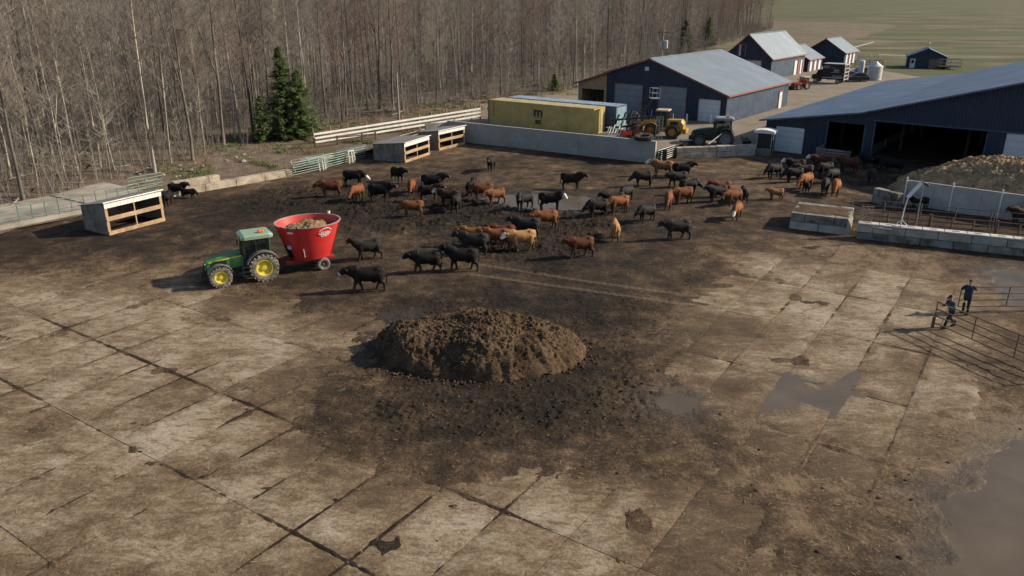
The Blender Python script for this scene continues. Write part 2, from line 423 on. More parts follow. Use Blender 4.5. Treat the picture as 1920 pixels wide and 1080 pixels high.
sE = np.maximum(sdist(X, Y, E1), sdist(X, Y, E2))
eE = sstep(-2.2, 1.8, sE + 3.2 * wob + 1.4 * wob2 + .5 * fbm(X, Y, 4.0, 2))
sD1 = sdist(X, Y, D1); sD2 = sdist(X, Y, D2)
churn = np.maximum(sstep(-2.5, 2.0, sD1 + 3.0 * wob + wob2), .85 * sstep(-2.0, 1.5, sD2 + 2.4 * wob + wob2))
churn = np.maximum(churn, .25 * sstep(.0, .35, fbm(X, Y, .12, 3)))
wpx = X + .35 * fbm(X, Y, .8, 2); wpy = Y + .35 * fbm(X + 30, Y, .8, 2)
chD = sstep(-2.0, 2.0, sD1 + 3.0 * wob + wob2)
clod = .55 * fbm(wpx, wpy, 1.7, 3, .7, True) + .6 * fbm(wpx, wpy, 3.6, 3, .75) + .5 * fbm(X, Y, .6, 2)
clod = clod * (.55 + .9 * sstep(-.3, .4, fbm(X, Y, .30, 2))); fine = fbm(X, Y, 6.5, 2, .7)
zm = .03 + .05 * fbm(X, Y, .09, 2) + (.030 + .12 * churn + .15 * chD) * clod + (.010 + .03 * churn) * fine
zm = np.where(Y > 70, np.minimum(zm, .12), zm)
u_ = X * LU.x + Y * LU.y; v_ = X * LV.x + Y * LV.y
du = np.abs((u_ - U00 + US / 2) % US - US / 2); dv = np.min(np.abs(v_[:, None] - np.array(VR)[None, :]), 1)
jn = .36 + 1.7 * fbm(X, Y + 50, .13, 3) + .8 * fbm(X, Y, .5, 3) + .6 * fbm(X, Y, 2.5, 2)
jm = np.maximum(np.exp(-(du / .075) ** 2), 1.1 * np.exp(-(dv / .10) ** 2)) * jn
patch = sstep(.22, .45, fbm(X, Y, .42, 4)) + .7 * sstep(.40, .55, fbm(X + 40, Y, 1.5, 3))
zs = -.05 + .062 * np.clip(jm, 0, 1.3) + .058 * np.clip(patch, 0, 1.2) + .008 * fine
z = zm * (1 - eE) + zs * eE
wet = np.zeros_like(X)
SLU = px((660, 650), (685, 605), (735, 588), (800, 572), (790, 590), (735, 615), (705, 655), (690, 695), (660, 695))
wet = .8 * sstep(-.6, .5, sdist(X, Y, SLU) + .9 * wob2 + .5 * wob)
for nm, poly, zw in PUD:
    s_ = sdist(X, Y, poly)
    p_ = sstep(-.35, .35, s_ + .7 * wob2); z = z * (1 - p_) + (-.09) * p_
    wet = np.maximum(wet, sstep(-2.2, .2, s_ + wob2))
# ruts left by the wagon's tyres
track = np.zeros_like(X)
for poly in (px((890, 494), (1100, 528), (1400, 567), (1730, 601)), px((880, 514), (1130, 549), (1400, 584), (1720, 613))):
    for a, b in zip(poly, poly[1:]):
        e = (b - a).xy; l = e.length; e = e / l
        s_ = (X - a.x) * e.x + (Y - a.y) * e.y; q = np.abs((X - a.x) * -e.y + (Y - a.y) * e.x)
        on = ((s_ > 0) & (s_ < l)).astype(float)
        track = np.maximum(track, on * np.exp(-(q / .16) ** 2))
        z += on * (-.035 * np.exp(-(q / .2) ** 2) + .03 * np.exp(-((q - .32) / .1) ** 2) + .03 * np.exp(-(q / .17) ** 4) * (np.sin(s_ * 2 * np.pi / .42) > 0))
tone = .40 + .50 * fbm(X, Y, .07, 3) + .45 * fbm(X, Y, .6, 3) - .24 * churn - .12 * chD - .40 * np.clip(jm - .25, 0, .7) * eE + .18 * sstep(55, 80, Y) + .28 * eE * (1 - churn)
tone = tone + .20 * sstep(0, 1.6, -sE + 2) * sstep(-6, -1, sE + 3 * wob)
me = mesh_np('yard', np.stack([X, Y, z], 1), grid_faces(len(ys), NCX))
set_attr(me, 'tone', np.clip(tone, 0, 1)); set_attr(me, 'wet', wet); set_attr(me, 'track', track); set_attr(me, 'churn', churn)
m, N, L, bs = nodes('yard_mud')
co = coords(N, L, 'World')
n1 = noise(N, L, co, 1.3, 7, .66); n2 = noise(N, L, co, 7.5, 6, .75); n3 = noise(N, L, coords(N, L, 'World', R(15), (.5, 2.2, 1)), 4.5, 5, .7)
tn = mth(N, L, 'ADD', attr(N, 'tone'), mth(N, L, 'MULTIPLY', mth(N, L, 'SUBTRACT', mth(N, L, 'ADD', n1, n2), 1.0), 1.35), True)
c = ramp(N, L, tn, [(.0, (.013, .0095, .007)), (.28, (.031, .022, .0145)), (.5, (.058, .039, .024)), (.75, (.108, .074, .044)), (1, (.20, .145, .09))])
straw = ramp(N, L, n3, [(.62, (0, 0, 0)), (.72, (1, 1, 1))])
c = mixc(N, L, mth(N, L, 'MULTIPLY', straw, .42), c, (.21, .155, .09))
c = mixc(N, L, mth(N, L, 'MULTIPLY', attr(N, 'track'), .55), c, (.17, .13, .09))
c = mixc(N, L, mth(N, L, 'MULTIPLY', attr(N, 'wet'), .45), c, (.045, .036, .030))
L.new(c, bs.inputs['Base Color'])
rg = mth(N, L, 'SUBTRACT', .96, mth(N, L, 'MULTIPLY', attr(N, 'wet'), .5))
L.new(rg, bs.inputs['Roughness']); bs.inputs['Specular IOR Level'].default_value = .22
bump(N, L, bs, mth(N, L, 'ADD', n2, mth(N, L, 'MULTIPLY', n3, .6)), .8, .14)
me.materials.append(m)
yard = tag(link(bpy.data.objects.new('yard', me)), kind='structure')

# concrete slabs, one by one
m, N, L, bs = nodes('dirty_slab')
co = coords(N, L, 'World'); co2 = coords(N, L, 'World', R(20), (.75, 1.35, 1))
a1 = noise(N, L, co, .33, 6, .6); a2 = noise(N, L, co2, 1.1, 10, .74, .6); a3 = noise(N, L, co, 8, 7, .75); a4 = noise(N, L, coords(N, L, 'World', R(10), (.7, 1.4, 1)), 2.6, 9, .78, .5)
f = mth(N, L, 'ADD', mth(N, L, 'ADD', mth(N, L, 'MULTIPLY', a1, .33), mth(N, L, 'MULTIPLY', a2, .37)), mth(N, L, 'MULTIPLY', a3, .30))
oi = N.new('ShaderNodeObjectInfo')
f = mth(N, L, 'ADD', f, mth(N, L, 'MULTIPLY', mth(N, L, 'SUBTRACT', oi.outputs['Random'], .5), .07))
f = mth(N, L, 'SUBTRACT', f, mth(N, L, 'MULTIPLY', attr(N, 'film'), .098))
c = ramp(N, L, f, [(.36, (.060, .041, .025)), (.43, (.115, .080, .047)), (.48, (.185, .138, .086)), (.53, (.27, .217, .152)), (.61, (.37, .312, .24))])
c = mixc(N, L, mth(N, L, 'MULTIPLY', ramp(N, L, a4, [(.50, (0, 0, 0)), (.60, (1, 1, 1))]), .70), c, (.088, .060, .034))
c = mixc(N, L, mth(N, L, 'MULTIPLY', attr(N, 'damp'), .6), c, (.075, .058, .043))
L.new(c, bs.inputs['Base Color']); bs.inputs['Roughness'].default_value = .93; bs.inputs['Specular IOR Level'].default_value = .25
bump(N, L, bs, mth(N, L, 'ADD', a3, mth(N, L, 'MULTIPLY', a4, .7)), .6, .06); slab_m = m
def exposure(x, y):
    """1 where the concrete lies bare, 0 deep under the mud"""
    return sstep(-2.4, 4.6, np.maximum(sdist(x, y, E1), sdist(x, y, E2)) + 3.4 * fbm(x, y, .22, 3) + 1.4 * fbm(x, y, 1.1, 3))
def slab_obj(ct, l, wd):
    na, nb_ = 9, max(5, int(wd / .32)); ga_, gb_ = np.meshgrid(np.linspace(-l / 2, l / 2, na), np.linspace(-wd / 2, wd / 2, nb_))
    ga_, gb_ = ga_.ravel(), gb_.ravel(); edge = (np.abs(ga_) > l / 2 - 1e-6) | (np.abs(gb_) > wd / 2 - 1e-6)
    wx_ = ct.x + LU.x * ga_ + LV.x * gb_; wy_ = ct.y + LU.y * ga_ + LV.y * gb_
    sp_ = np.max([sdist(wx_, wy_, q[1]) for q in PUD], 0) + .5 * fbm(wx_, wy_, .8, 3)
    zt_ = np.where(edge, -.022, .006 * fbm(wx_, wy_, .7, 2)) - .05 * sstep(-.35, .45, sp_); V = np.stack([ga_, gb_, zt_], 1); F = grid_faces(nb_, na)
    ring = [k for k in range(na)] + [k * na + na - 1 for k in range(1, nb_)] + [(nb_ - 1) * na + k for k in range(na - 2, -1, -1)] + [k * na for k in range(nb_ - 2, 0, -1)]
    low = V[ring].copy(); low[:, 2] = -.16; n0 = len(V); m_ = len(ring)
    F2 = np.array([(ring[(k + 1) % m_], ring[k], n0 + k, n0 + (k + 1) % m_) for k in range(m_)])
    me_ = mesh_np('slab', np.concatenate([V, low]), np.concatenate([F, F2]), False); me_.materials.append(slab_m)
    fl = 1.15 * (1 - exposure(wx_, wy_)) + .42 * np.clip(1.5 * fbm(wx_, wy_ + 50, .13, 3) + .2, 0, 1) * np.clip(np.exp(-((l / 2 - np.abs(ga_)) / .25) ** 2) + np.exp(-((wd / 2 - np.abs(gb_)) / .3) ** 2), 0, 1)
    fl = fl + .55 * np.clip(fbm(wx_ + 60, wy_, .16, 4) , -.5, .6)
    set_attr(me_, 'damp', np.concatenate([sstep(-1.0, .2, sp_), np.zeros(m_)]))
    set_attr(me_, 'film', np.concatenate([fl, np.ones(m_)])); return bpy.data.objects.new('slab', me_)
for iv in range(len(VR) - 1):
    for iu in range(-26, 14):
        u0 = U00 + iu * US; vc = (VR[iv] + VR[iv + 1]) / 2; wd = VR[iv + 1] - VR[iv]
        ct = LU * (u0 + US / 2) + LV * vc
        if ct.y < 11 or abs(ct.x) > .72 * ct.y + 6: continue
        pts = [LU * (u0 + a) + LV * (VR[iv] + b) for a in (.2, US / 2, US - .2) for b in (.3, wd / 2, wd - .3)]
        xs = np.array([p.x for p in pts]); yy = np.array([p.y for p in pts])
        if max(sdist(xs, yy, E1).max(), sdist(xs, yy, E2).max()) < .4 or sdist(xs, yy, PUD[3][1]).max() > -.5: continue
        o = link(slab_obj(ct, US - .022, wd - .028), yard)
        o.location = (ct.x, ct.y, random.uniform(-.010, .004)); o.rotation_euler = (random.uniform(-.002, .002), random.uniform(-.002, .002), R(-34))

# puddles
m, N, L, bs = nodes('muddy_water')
co = coords(N, L, 'World'); n1 = noise(N, L, co, .5, 4)
L.new(ramp(N, L, n1, [(.3, (.078, .061, .044)), (.7, (.118, .094, .069))]), bs.inputs['Base Color'])
bs.inputs['Roughness'].default_value = .25; bs.inputs['Specular IOR Level'].default_value = .15
bump(N, L, bs, noise(N, L, co, 5, 3), .06, .02); water_m = m
for nm, poly, zw in PUD:
    pts = list(poly)
    for _ in range(5):
        pts = [q for a, b in zip(pts, pts[1:] + pts[:1]) for q in (lerp(a, b, .25), lerp(a, b, .75))]
    cx = sum((p for p in pts), Vector((0, 0, 0))) / len(pts)
    arr = np.array([(p.x, p.y) for p in pts]); nn = fbm(arr[:, 0], arr[:, 1], .9, 5, .7)
    q = []
    for p, k in zip(pts, nn):
        d = (p - cx); dl = d.length; q.append(cx + d * ((dl + (.9 if zw < 0 else .15) + (1.0 if zw < 0 else .55) * k * min(1, dl / 2.5)) / dl))
    sheet('puddle', q, zw, water_m)

# ------------------------------------------------------------------ heaps
def heap_mat(name, stops, sc=1.0):
    m, N, L, bs = nodes(name); co = coords(N, L, 'World')
    a = noise(N, L, co, 1.1 * sc, 6, .6); b = noise(N, L, co, 7 * sc, 6, .7, .6); d = noise(N, L, co, 24 * sc, 4, .7)
    f = mth(N, L, 'ADD', mth(N, L, 'MULTIPLY', a, .4), mth(N, L, 'ADD', mth(N, L, 'MULTIPLY', b, .4), mth(N, L, 'MULTIPLY', d, .2)))
    L.new(ramp(N, L, f, stops), bs.inputs['Base Color']); bs.inputs['Roughness'].default_value = .97; bs.inputs['Specular IOR Level'].default_value = .15
    bump(N, L, bs, mth(N, L, 'ADD', b, mth(N, L, 'MULTIPLY', d, .7)), .8, .12); return m
def straw_bits(name, parent, pts, nrm_up, mat, ln=(.08, .28)):
    """loose stalks lying on a heap, joined"""
    n = len(pts); V = np.zeros((n, 4, 3)); rr = np.random.default_rng(5)
    a = rr.uniform(0, 2 * np.pi, n); l = rr.uniform(*ln, n); ti = rr.uniform(-.3, .3, n) * l; wv = rr.uniform(.005, .012, n)
    dx, dy = np.cos(a) * l, np.sin(a) * l; ox, oy = -np.sin(a) * wv, np.cos(a) * wv
    for k, (sx, sy) in enumerate(((0, -1), (1, -1), (1, 1), (0, 1))):
        V[:, k, 0] = pts[:, 0] + dx * sx + ox * sy; V[:, k, 1] = pts[:, 1] + dy * sx + oy * sy; V[:, k, 2] = pts[:, 2] + .03 + ti * sx
    mm = mesh_np(name, V.reshape(-1, 3), np.arange(n * 4).reshape(-1, 4), False); mm.materials.append(mat)
    return tag(link(bpy.data.objects.new(name, mm), parent), kind='stuff')
def heap(name, cx, cy, rx, ry, rot, hfun, mat, nr=90, na=230, rough=.12):
    rr = np.linspace(0, 1, nr)[:, None] * np.ones((1, na + 1)); aa = np.ones((nr, 1)) * np.linspace(0, 2 * np.pi, na + 1)[None, :]
    ex, ey = np.cos(aa) * rr, np.sin(aa) * rr
    wv = 1 + .13 * fbm(np.cos(aa) * 2 + 5, np.sin(aa) * 2, 1.0, 3) + .05 * fbm(np.cos(aa) * 2, np.sin(aa) * 2 + 9, 4, 2)
    lx, ly = ex * rx * wv, ey * ry * wv
    x = lx * math.cos(rot) - ly * math.sin(rot); y = lx * math.sin(rot) + ly * math.cos(rot)
    X_, Y_ = cx + x, cy + y
    hh = hfun(rr, lx / rx, ly / ry, X_, Y_)
    env = sstep(1.0, .86, rr)
    hh = hh + rough * env * (fbm(X_, Y_, .9, 3, .6) * .9 + fbm(X_, Y_, 2.6, 4, .7, True) * .8 + .5 * fbm(X_, Y_, 6.5, 3, .7)) - .12 * (1 - env)
    push = 1 + rough * .22 * env * fbm(X_ + 70, Y_, 2.2, 3, .7); x, y = x * push, y * push
    V = np.stack([x, y, hh], -1).reshape(-1, 3)
    me = mesh_np(name, V, grid_faces(nr, na + 1)); me.flip_normals() if me.polygons[0].normal.z < 0 else None
    me.materials.append(mat); o = link(bpy.data.objects.new(name, me)); o.location = (cx, cy, 0); return o, V
dung_m = heap_mat('manure', [(.36, (.020, .0135, .0095)), (.45, (.054, .035, .022)), (.53, (.104, .069, .042)), (.66, (.19, .134, .082))])
def dung_h(r, lx, ly, x, y):
    top = 1.36 + .42 * fbm(x, y, .42, 3) + .12 * lx + .12 * ly - .5 * np.exp(-((lx + .25) ** 2 + (ly + .75) ** 2) / .05) - .35 * np.exp(-((lx - .45) ** 2 + (ly + .9) ** 2) / .03)
    edge = np.where(ly < .2, 6.0, 3.8); edge = np.where(lx > .35, np.minimum(edge, 4.2), edge)
    und = 1 + .05 * fbm(x, y, .9, 2)
    return top * np.clip(1 - (r * und) ** edge, 0, 1) ** .75
hp, hv = heap('manure_heap', -1.55, 33.0, 4.92, 3.05, R(-4), dung_h, dung_m, 140, 330, rough=.21)
tag(hp, 'large brown straw-flecked manure heap in the middle of the yard', 'manure heap')
straw_m = mk('straw', (.22, .16, .085), .9, .3, 3, 0)
sel = hv[np.random.default_rng(2).integers(9000, len(hv), 1500)]
straw_bits('loose_straw', hp, sel, 1, straw_m, (.05, .16))

# clods and stalks strewn over the yard
def lump(seed):
    rr = random.Random(seed); b = MB(); b.lathe([(.85, -.3), (1.0, .1), (.62, .55), (.02, .7)], 5)
    b.v = [(x * rr.uniform(.6, 1.25), y * rr.uniform(.6, 1.25), q * rr.uniform(.6, 1.1)) for x, y, q in b.v]; return np.array(b.v), np.array([f_ for f_ in b.f if len(f_) == 4])
def strew(name, pts, smin, smax, mat, label, cat, parent=None, seed=9):
    rg_ = np.random.default_rng(seed); tv = [lump(k) for k in range(8)]; VV = []; FF = []; base = 0
    for x, y, q in pts:
        v, f_ = tv[rg_.integers(8)]; a = rg_.uniform(0, 6.28); s = smin + (smax - smin) * rg_.random() ** 2.5; c_, s_ = math.cos(a) * s, math.sin(a) * s
        VV.append(np.stack([x + v[:, 0] * c_ - v[:, 1] * s_, y + v[:, 0] * s_ + v[:, 1] * c_, q + v[:, 2] * s * .8], 1)); FF.append(f_ + base); base += len(v)
    me_ = mesh_np(name, np.concatenate(VV), np.concatenate(FF)); me_.materials.append(mat); return tag(link(bpy.data.objects.new(name, me_), parent), label, cat, kind='stuff')
clod_m = heap_mat('mud_clods', [(.36, (.016, .0115, .008)), (.46, (.042, .029, .018)), (.56, (.085, .058, .035)), (.68, (.15, .11, .066))], 1.5)
rg = np.random.default_rng(4)
wgt = (churn ** 3 * (1 + chD) + .006) * (Y < 66) * (wet < .6); wgt = wgt / Y; wgt /= wgt.sum()
idx = rg.choice(len(X), 4800, p=wgt)
strew('mud_clods', np.stack([X[idx], Y[idx], z[idx]], 1), .022, .105, clod_m, 'clods of churned mud and dung strewn over the yard', 'clods')
ring = []
for _ in range(1300):
    a = rg.uniform(0, 6.28); q = 1 + rg.normal(-.02, .07); ring.append((-1.55 + math.cos(a) * 4.9 * q, 33.0 + math.sin(a) * 3.1 * q, .04))
strew('fallen_clods', [(p[0] + 1.55, p[1] - 33.0, p[2]) for p in ring], .02, .10, dung_m, None, None, hp, 12)
idh = rg.integers(6000, len(hv), 1500)
strew('surface_clods', hv[idh] - np.array([0, 0, .02]), .025, .10, dung_m, None, None, hp, 13)
ws_ = (Y < 60) * (.25 + tone) * (wet < .5) / Y; ws_ = np.clip(ws_, 0, None); ws_ /= ws_.sum(); idx = rg.choice(len(X), 9000, p=ws_)
so_ = straw_bits('strewn_straw', None, np.stack([X[idx], Y[idx], np.maximum(z[idx], -.01) - .015], 1), 1, mk('old_straw', (.26, .19, .105), .9, .35, 3, 0), (.05, .20)); tag(so_, 'stalks of old straw trodden into the yard', 'straw')
# ------------------------------------------------------------------ buildings
def wall_with_holes(mb, x0, x1, top, holes, y, t, breaks=(), zb=0.0):
    """upright wall in the local xz plane, thickness t towards +y, with rectangular holes (a, b, z0, z1)"""
    xs = sorted(set([x0, x1] + [q for h_ in holes for q in h_[:2] if x0 < q < x1] + [b for b in breaks if x0 < b < x1]))
    for a, b in zip(xs, xs[1:]):
        hs = [h_ for h_ in holes if h_[0] <= a + 1e-6 and h_[1] >= b - 1e-6]
        segs = [(zb, None)]
        for h_ in hs:
            segs = ([(zb, h_[2])] if h_[2] > zb else []) + [(h_[3], None)]
        for lo, hi in segs:
            ta, tb = (top(a), top(b)) if hi is None else (hi, hi)
            mb.prism([(a, y, lo), (b, y, lo), (b, y, tb), (a, y, ta)], (0, t, 0))
def slab_quad(mb, p, th):
    a, b, c, d = [Vector(q) for q in p]; n = (b - a).cross(d - a).normalized()
    if n.z < 0: n = -n
    mb.prism([a, b, c, d], -n * th)
def sect_door(parent, x0, x1, z0, z1, y, mat, n=5, name='overhead_door'):
    mb = MB(); hh = (z1 - z0) / n
    for k in range(n): mb.box(((x0 + x1) / 2, y, z0 + hh * (k + .5)), (x1 - x0, .06, hh - .025), bev=.01)
    mb.box(((x0 + x1) / 2, y + .05, (z0 + z1) / 2), (x1 - x0, .03, z1 - z0))
    return mb.build(name, mat, parent)
def frame_trim(parent, x0, x1, z0, z1, y, wd, mat, name='door_trim'):
    mb = MB(); mb.box((x0 - wd / 2, y, (z0 + z1) / 2), (wd, .05, z1 - z0)); mb.box((x1 + wd / 2, y, (z0 + z1) / 2), (wd, .05, z1 - z0))
    mb.box(((x0 + x1) / 2, y, z1 + wd / 2), (x1 - x0 + 2 * wd, .05, wd)); return mb.build(name, mat, parent)
def gable(name, label, cat, loc, rz, x0, x1, xr, L_, e0, e1, zr, holes=(), wmat=navy, smat=navy_lit, rmat=roof_gray, trim=red_trim, ov=.35, base=0.0, group=None):
    """gabled shed: local x across the gable, y along the ridge"""
    T = thing(name, label, cat, loc, rz, group)
    top = lambda x: (e0 + (zr - e0) * (x - x0) / (xr - x0)) if x <= xr else (e1 + (zr - e1) * (x1 - x) / (x1 - xr))
    mb = MB(); wall_with_holes(mb, x0, x1, top, holes, 0, .15, [xr], base); mb.build('front_wall', wmat, T)
    mb = MB(); wall_with_holes(mb, x0, x1, top, [], L_ - .15, .15, [xr], base); mb.build('back_wall', wmat, T)
    for xx, s, e in ((x0, 1, e0), (x1, -1, e1)):
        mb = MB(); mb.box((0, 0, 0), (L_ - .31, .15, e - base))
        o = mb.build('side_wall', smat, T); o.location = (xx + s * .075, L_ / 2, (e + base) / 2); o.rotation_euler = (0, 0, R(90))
    s0 = (zr - e0) / (xr - x0); s1 = (zr - e1) / (x1 - xr); o_ = .03
    for q, sl_, nm in (((x0 - ov, e0 - s0 * ov), s0, 'roof'), ((x1 + ov, e1 - s1 * ov), s1, 'roof')):
        mb = MB(); slab_quad(mb, [(q[0], -ov, q[1] + o_ + .09), (xr, -ov, zr + o_ + .09), (xr, L_ + ov, zr + o_ + .09), (q[0], L_ + ov, q[1] + o_ + .09)], .09)
        mb.build(nm, rmat, T)
    mb = MB(); mb.box((xr, L_ / 2, zr + .14), (.4, L_ + 2 * ov, .07)); mb.build('ridge_cap', rmat, T)
    if trim:
        for ex, ez, s in ((x0 - ov, e0 - s0 * ov, -1), (x1 + ov, e1 - s1 * ov, 1)):
            mb = MB(); mb.box((ex + s * .03, L_ / 2, ez + .04), (.05, L_ + 2 * ov, .20)); mb.build('eave_trim', trim, T)
            mb = MB(); mb.bar((ex, -ov - .03, ez + .03), (xr, -ov - .03, zr + .03), .05, .18); mb.build('gable_trim', trim, T)
    return T

# workshop
WB = Vector((25.26, 94.0, ZA)); RZ = R(-38)
wh = [(-15.4, -11.2, 0, 3.75), (-9.1, -5.2, 0, 3.8), (-3.6, -.75, 0, 2.65), (-20.3, -16.6, 0, 3.0)]
ws = gable('workshop', 'navy workshop with light grey roof, red trim and three overhead doors', 'workshop', WB, RZ, -16.4, 0, -10.3, 20.5, 5.02, 3.28, 6.9, wh[:3])
sect_door(ws, -15.4, -11.2, 0, 3.75, .16, grey_door); sect_door(ws, -9.1, -5.2, 0, 3.8, .16, grey_door); sect_door(ws, -3.6, -.75, 0, 2.65, .16, white_door)
for a, b, z1 in ((-15.4, -11.2, 3.75), (-9.1, -5.2, 3.8), (-3.6, -.75, 2.65)): frame_trim(ws, a, b, 0, z1, -.02, .09, mk('dark_red_trim', (.10, .035, .03), .6))
mb = MB(); mb.box((-10.7, -.12, 5.75), (.55, .22, .5), bev=.03); mb.build('gable_vent', galv, ws)
# lean-to on its left
lm = MB(); wall_with_holes(lm, -20.9, -16.55, lambda x: 3.35 + (x + 20.9) * .33, [(-20.3, -16.9, 0, 2.75)], .05, .12); lm.build('lean_to_front', wood_tan, ws)
lm = MB(); lm.box((0, 0, 0), (20, .12, 3.3)); o = lm.build('lean_to_side', wood_tan, ws); o.location = (-20.85, 10.3, 1.65); o.rotation_euler = (0, 0, R(90))
lm = MB(); slab_quad(lm, [(-21.3, -.5, 3.38), (-16.0, -.5, 5.12), (-16.0, 20.8, 5.12), (-21.3, 20.8, 3.38)], .08); lm.build('lean_to_roof', roof_gray, ws)
lm = MB(); lm.bar((-21.3, -.54, 3.34), (-16.0, -.54, 5.08), .05, .18); lm.build('gable_trim', red_trim, ws)
lm = MB()
for k in range(9): lm.box((-20.0 + k * .38, 2.5, 1.35), (.22, .06, 2.7))
lm.build('slat_screen', wood_dark, ws)
# side door
mb = MB(); mb.box((.05, 17.6, 1.05), (.08, .95, 2.1)); mb.build('side_door', white_door, ws)
mb = MB(); mb.box((.06, 17.05, 1.1), (.07, .12, 2.2)); mb.box((.06, 18.15, 1.1), (.07, .12, 2.2)); mb.box((.06, 17.6, 2.24), (.07, 1.25, .12)); mb.build('side_door_trim', red_trim, ws)

# second barn with a hay door in its gable
w2 = gable('barn', 'tall navy gabled barn with a small hay door, beyond the workshop', 'barn', (46.25, 144.9, ZA), RZ, -8.9, 0, -4.55, 17.5, 3.75, 3.75, 7.65, [(-6.3, -5.1, 3.9, 5.9), (-5.9, -1.9, 0, 3.2)])
sect_door(w2, -5.9, -1.9, 0, 3.2, .16, white_door); sect_door(w2, -6.3, -5.1, 3.9, 5.9, .16, white_door, 2, 'hay_door')
frame_trim(w2, -5.9, -1.9, 0, 3.2, -.03, .16, red_trim); frame_trim(w2, -6.3, -5.1, 3.9, 5.9, -.03, .14, red_trim)
for yy, mt, dw in ((12.6, white_door, 1.3), (14.3, red_trim, .9), (15.6, white_door, .8), (16.7, red_trim, .7)):
    mb = MB(); mb.box((.05, yy, 1.3), (.08, dw, 2.6)); mb.build('side_door', mt, w2)
# two small sheds further on
for (bx, by), wd, ln, ee, zr, lab in (((58.5, 160.5), 8.2, 8.5, 2.4, 4.7, 'small navy shed with pale roof next to the tall barn'), ((72.0, 176.5), 8.6, 9.5, 2.6, 5.3, 'farther navy shed with pale roof behind the box truck')):
    s_ = gable('shed', lab, 'shed', (bx, by, ZA), RZ, -wd, 0, -wd / 2, ln, ee, ee, zr, [])
    for k in range(3):
        mb = MB(); mb.box((.05, 1.5 + k * 2.6, 1.1), (.08, 1.2, 2.1)); mb.build('side_door', white_door, s_)
    for k in range(2):
        mb = MB(); mb.box((.06, 2.6 + k * 2.6, 1.1), (.07, .25, 2.2)); mb.build('side_door_trim', red_trim, s_)
# isolated dark shed on the field
sp = G(1730, 128, 1.0)
s_ = gable('shed', 'dark lone shed with white door standing at the edge of the field', 'shed', sp, R(-24), -3.2, 4.2, .5, 6.0, 2.3, 2.3, 3.9, [(1.0, 3.6, 0, 1.9), (-2.6, -1.6, 0, 1.9)], rmat=roof_blue, trim=None)
sect_door(s_, 1.0, 3.6, 0, 1.9, .1, mk('wood_door', (.20, .13, .10), .7), 4); sect_door(s_, -2.6, -1.6, 0, 1.9, .1, white_door, 1, 'door')
mb = MB(); mb.box((-2.1, .05, 1.3), (.5, .1, .7)); mb.build('window', mk('dark_pane', (.02, .025, .03), .1), s_)
mb = MB(); mb.tube([(.5, .6, 3.8), (.5, .6, 5.0)], .09); mb.lathe([(.01, 5.25), (.2, 5.05), (.2, 5.0), (.01, 4.98)], 10, Matrix.Translation((.5, .6, 0))); mb.build('chimney', galv, s_)

# big cattle barn on the right
BA = Vector((27.7, 82.85, 0)); BX0, BXR, BX1, BL = -1.1, 27.5, 56.0, 50.0
def btop(x):
    if x > BXR: x = 2 * BXR - x
    pts = [(-2.0, 2.98), (8.3, 4.62), (21.24, 8.30), (27.5, 10.1)]
    for (a, za), (b, zb_) in zip(pts, pts[1:]):
        if x <= b: return za + (zb_ - za) * (x - a) / (b - a)
    return 10.1
barn = thing('cattle_barn', 'huge navy cattle barn with slate-blue roof and wide dark openings', 'barn', BA, RZ)
bh = [(.0, 2.95, 0, 2.62), (5.2, 8.8, 0, 3.55), (9.65, 19.25, 0, 3.98), (20.7, 24.6, 0, 3.98), (28, 38, 0, 3.98)]
mb = MB(); wall_with_holes(mb, BX0, BX1, btop, bh, 0, .2, [8.3, 21.24, BXR, 2 * BXR - 21.24, 2 * BXR - 8.3]); mb.build('front_wall', navy, barn)
mb = MB(); wall_with_holes(mb, BX0, BX1, btop, [], BL - .2, .2, [8.3, 21.24, BXR, 2 * BXR - 21.24, 2 * BXR - 8.3]); mb.build('back_wall', navy, barn)
for xx in (BX0 + .1, BX1 - .1):
    mb = MB(); mb.box((xx, BL / 2, 1.55), (.2, BL - .41, 3.1)); mb.build('side_wall', navy_lit, barn)
rs = [-1.7, 8.3, 21.24, BXR, 2 * BXR - 21.24, 2 * BXR - 8.3, BX1 + .6]
for a, b in zip(rs, rs[1:]):
    mb = MB(); slab_quad(mb, [(a, -.6, btop(a) + .16), (b, -.6, btop(b) + .16), (b, BL + .5, btop(b) + .16), (a, BL + .5, btop(a) + .16)], .12); mb.build('roof', roof_blue, barn)
    mb = MB(); mb.bar((a, -.63, btop(a) + .10), (b, -.63, btop(b) + .10), .05, .16); mb.build('gable_trim', mk('slate_trim', (.10, .12, .15), .5), barn)
sect_door(barn, .0, 2.95, 0, 2.62, .08, white_door); sect_door(barn, 20.7, 24.6, 0, 3.98, .08, white_door, 6)
for x_ in (5.2, 8.8, 9.65, 19.25): 
    mb = MB(); mb.box((x_, -.04, 1.9), (.16, .06, 3.8)); mb.build('opening_post', navy_lit, barn)
mb = MB(); mb.bar((9.5, -.05, 4.06), (24.8, -.05, 4.06), .05, .16); mb.build('header_rail', navy_lit, barn)
for k in range(4):
    for j in range(5):
        mb = MB(); mb.box((4.5 + k * 6.1, 8 + j * 9, 2.0), (.25, .25, 4.0 + k * 1.3)); mb.build('inner_post', wood_dark, barn)
for k in range(7):
    mb = MB(); mb.box((27.2 - 18.5, 6 + k * 6.2, .45), (.1, 5.6, .9)); mb.build('stall_rail', pipe_grey, barn)

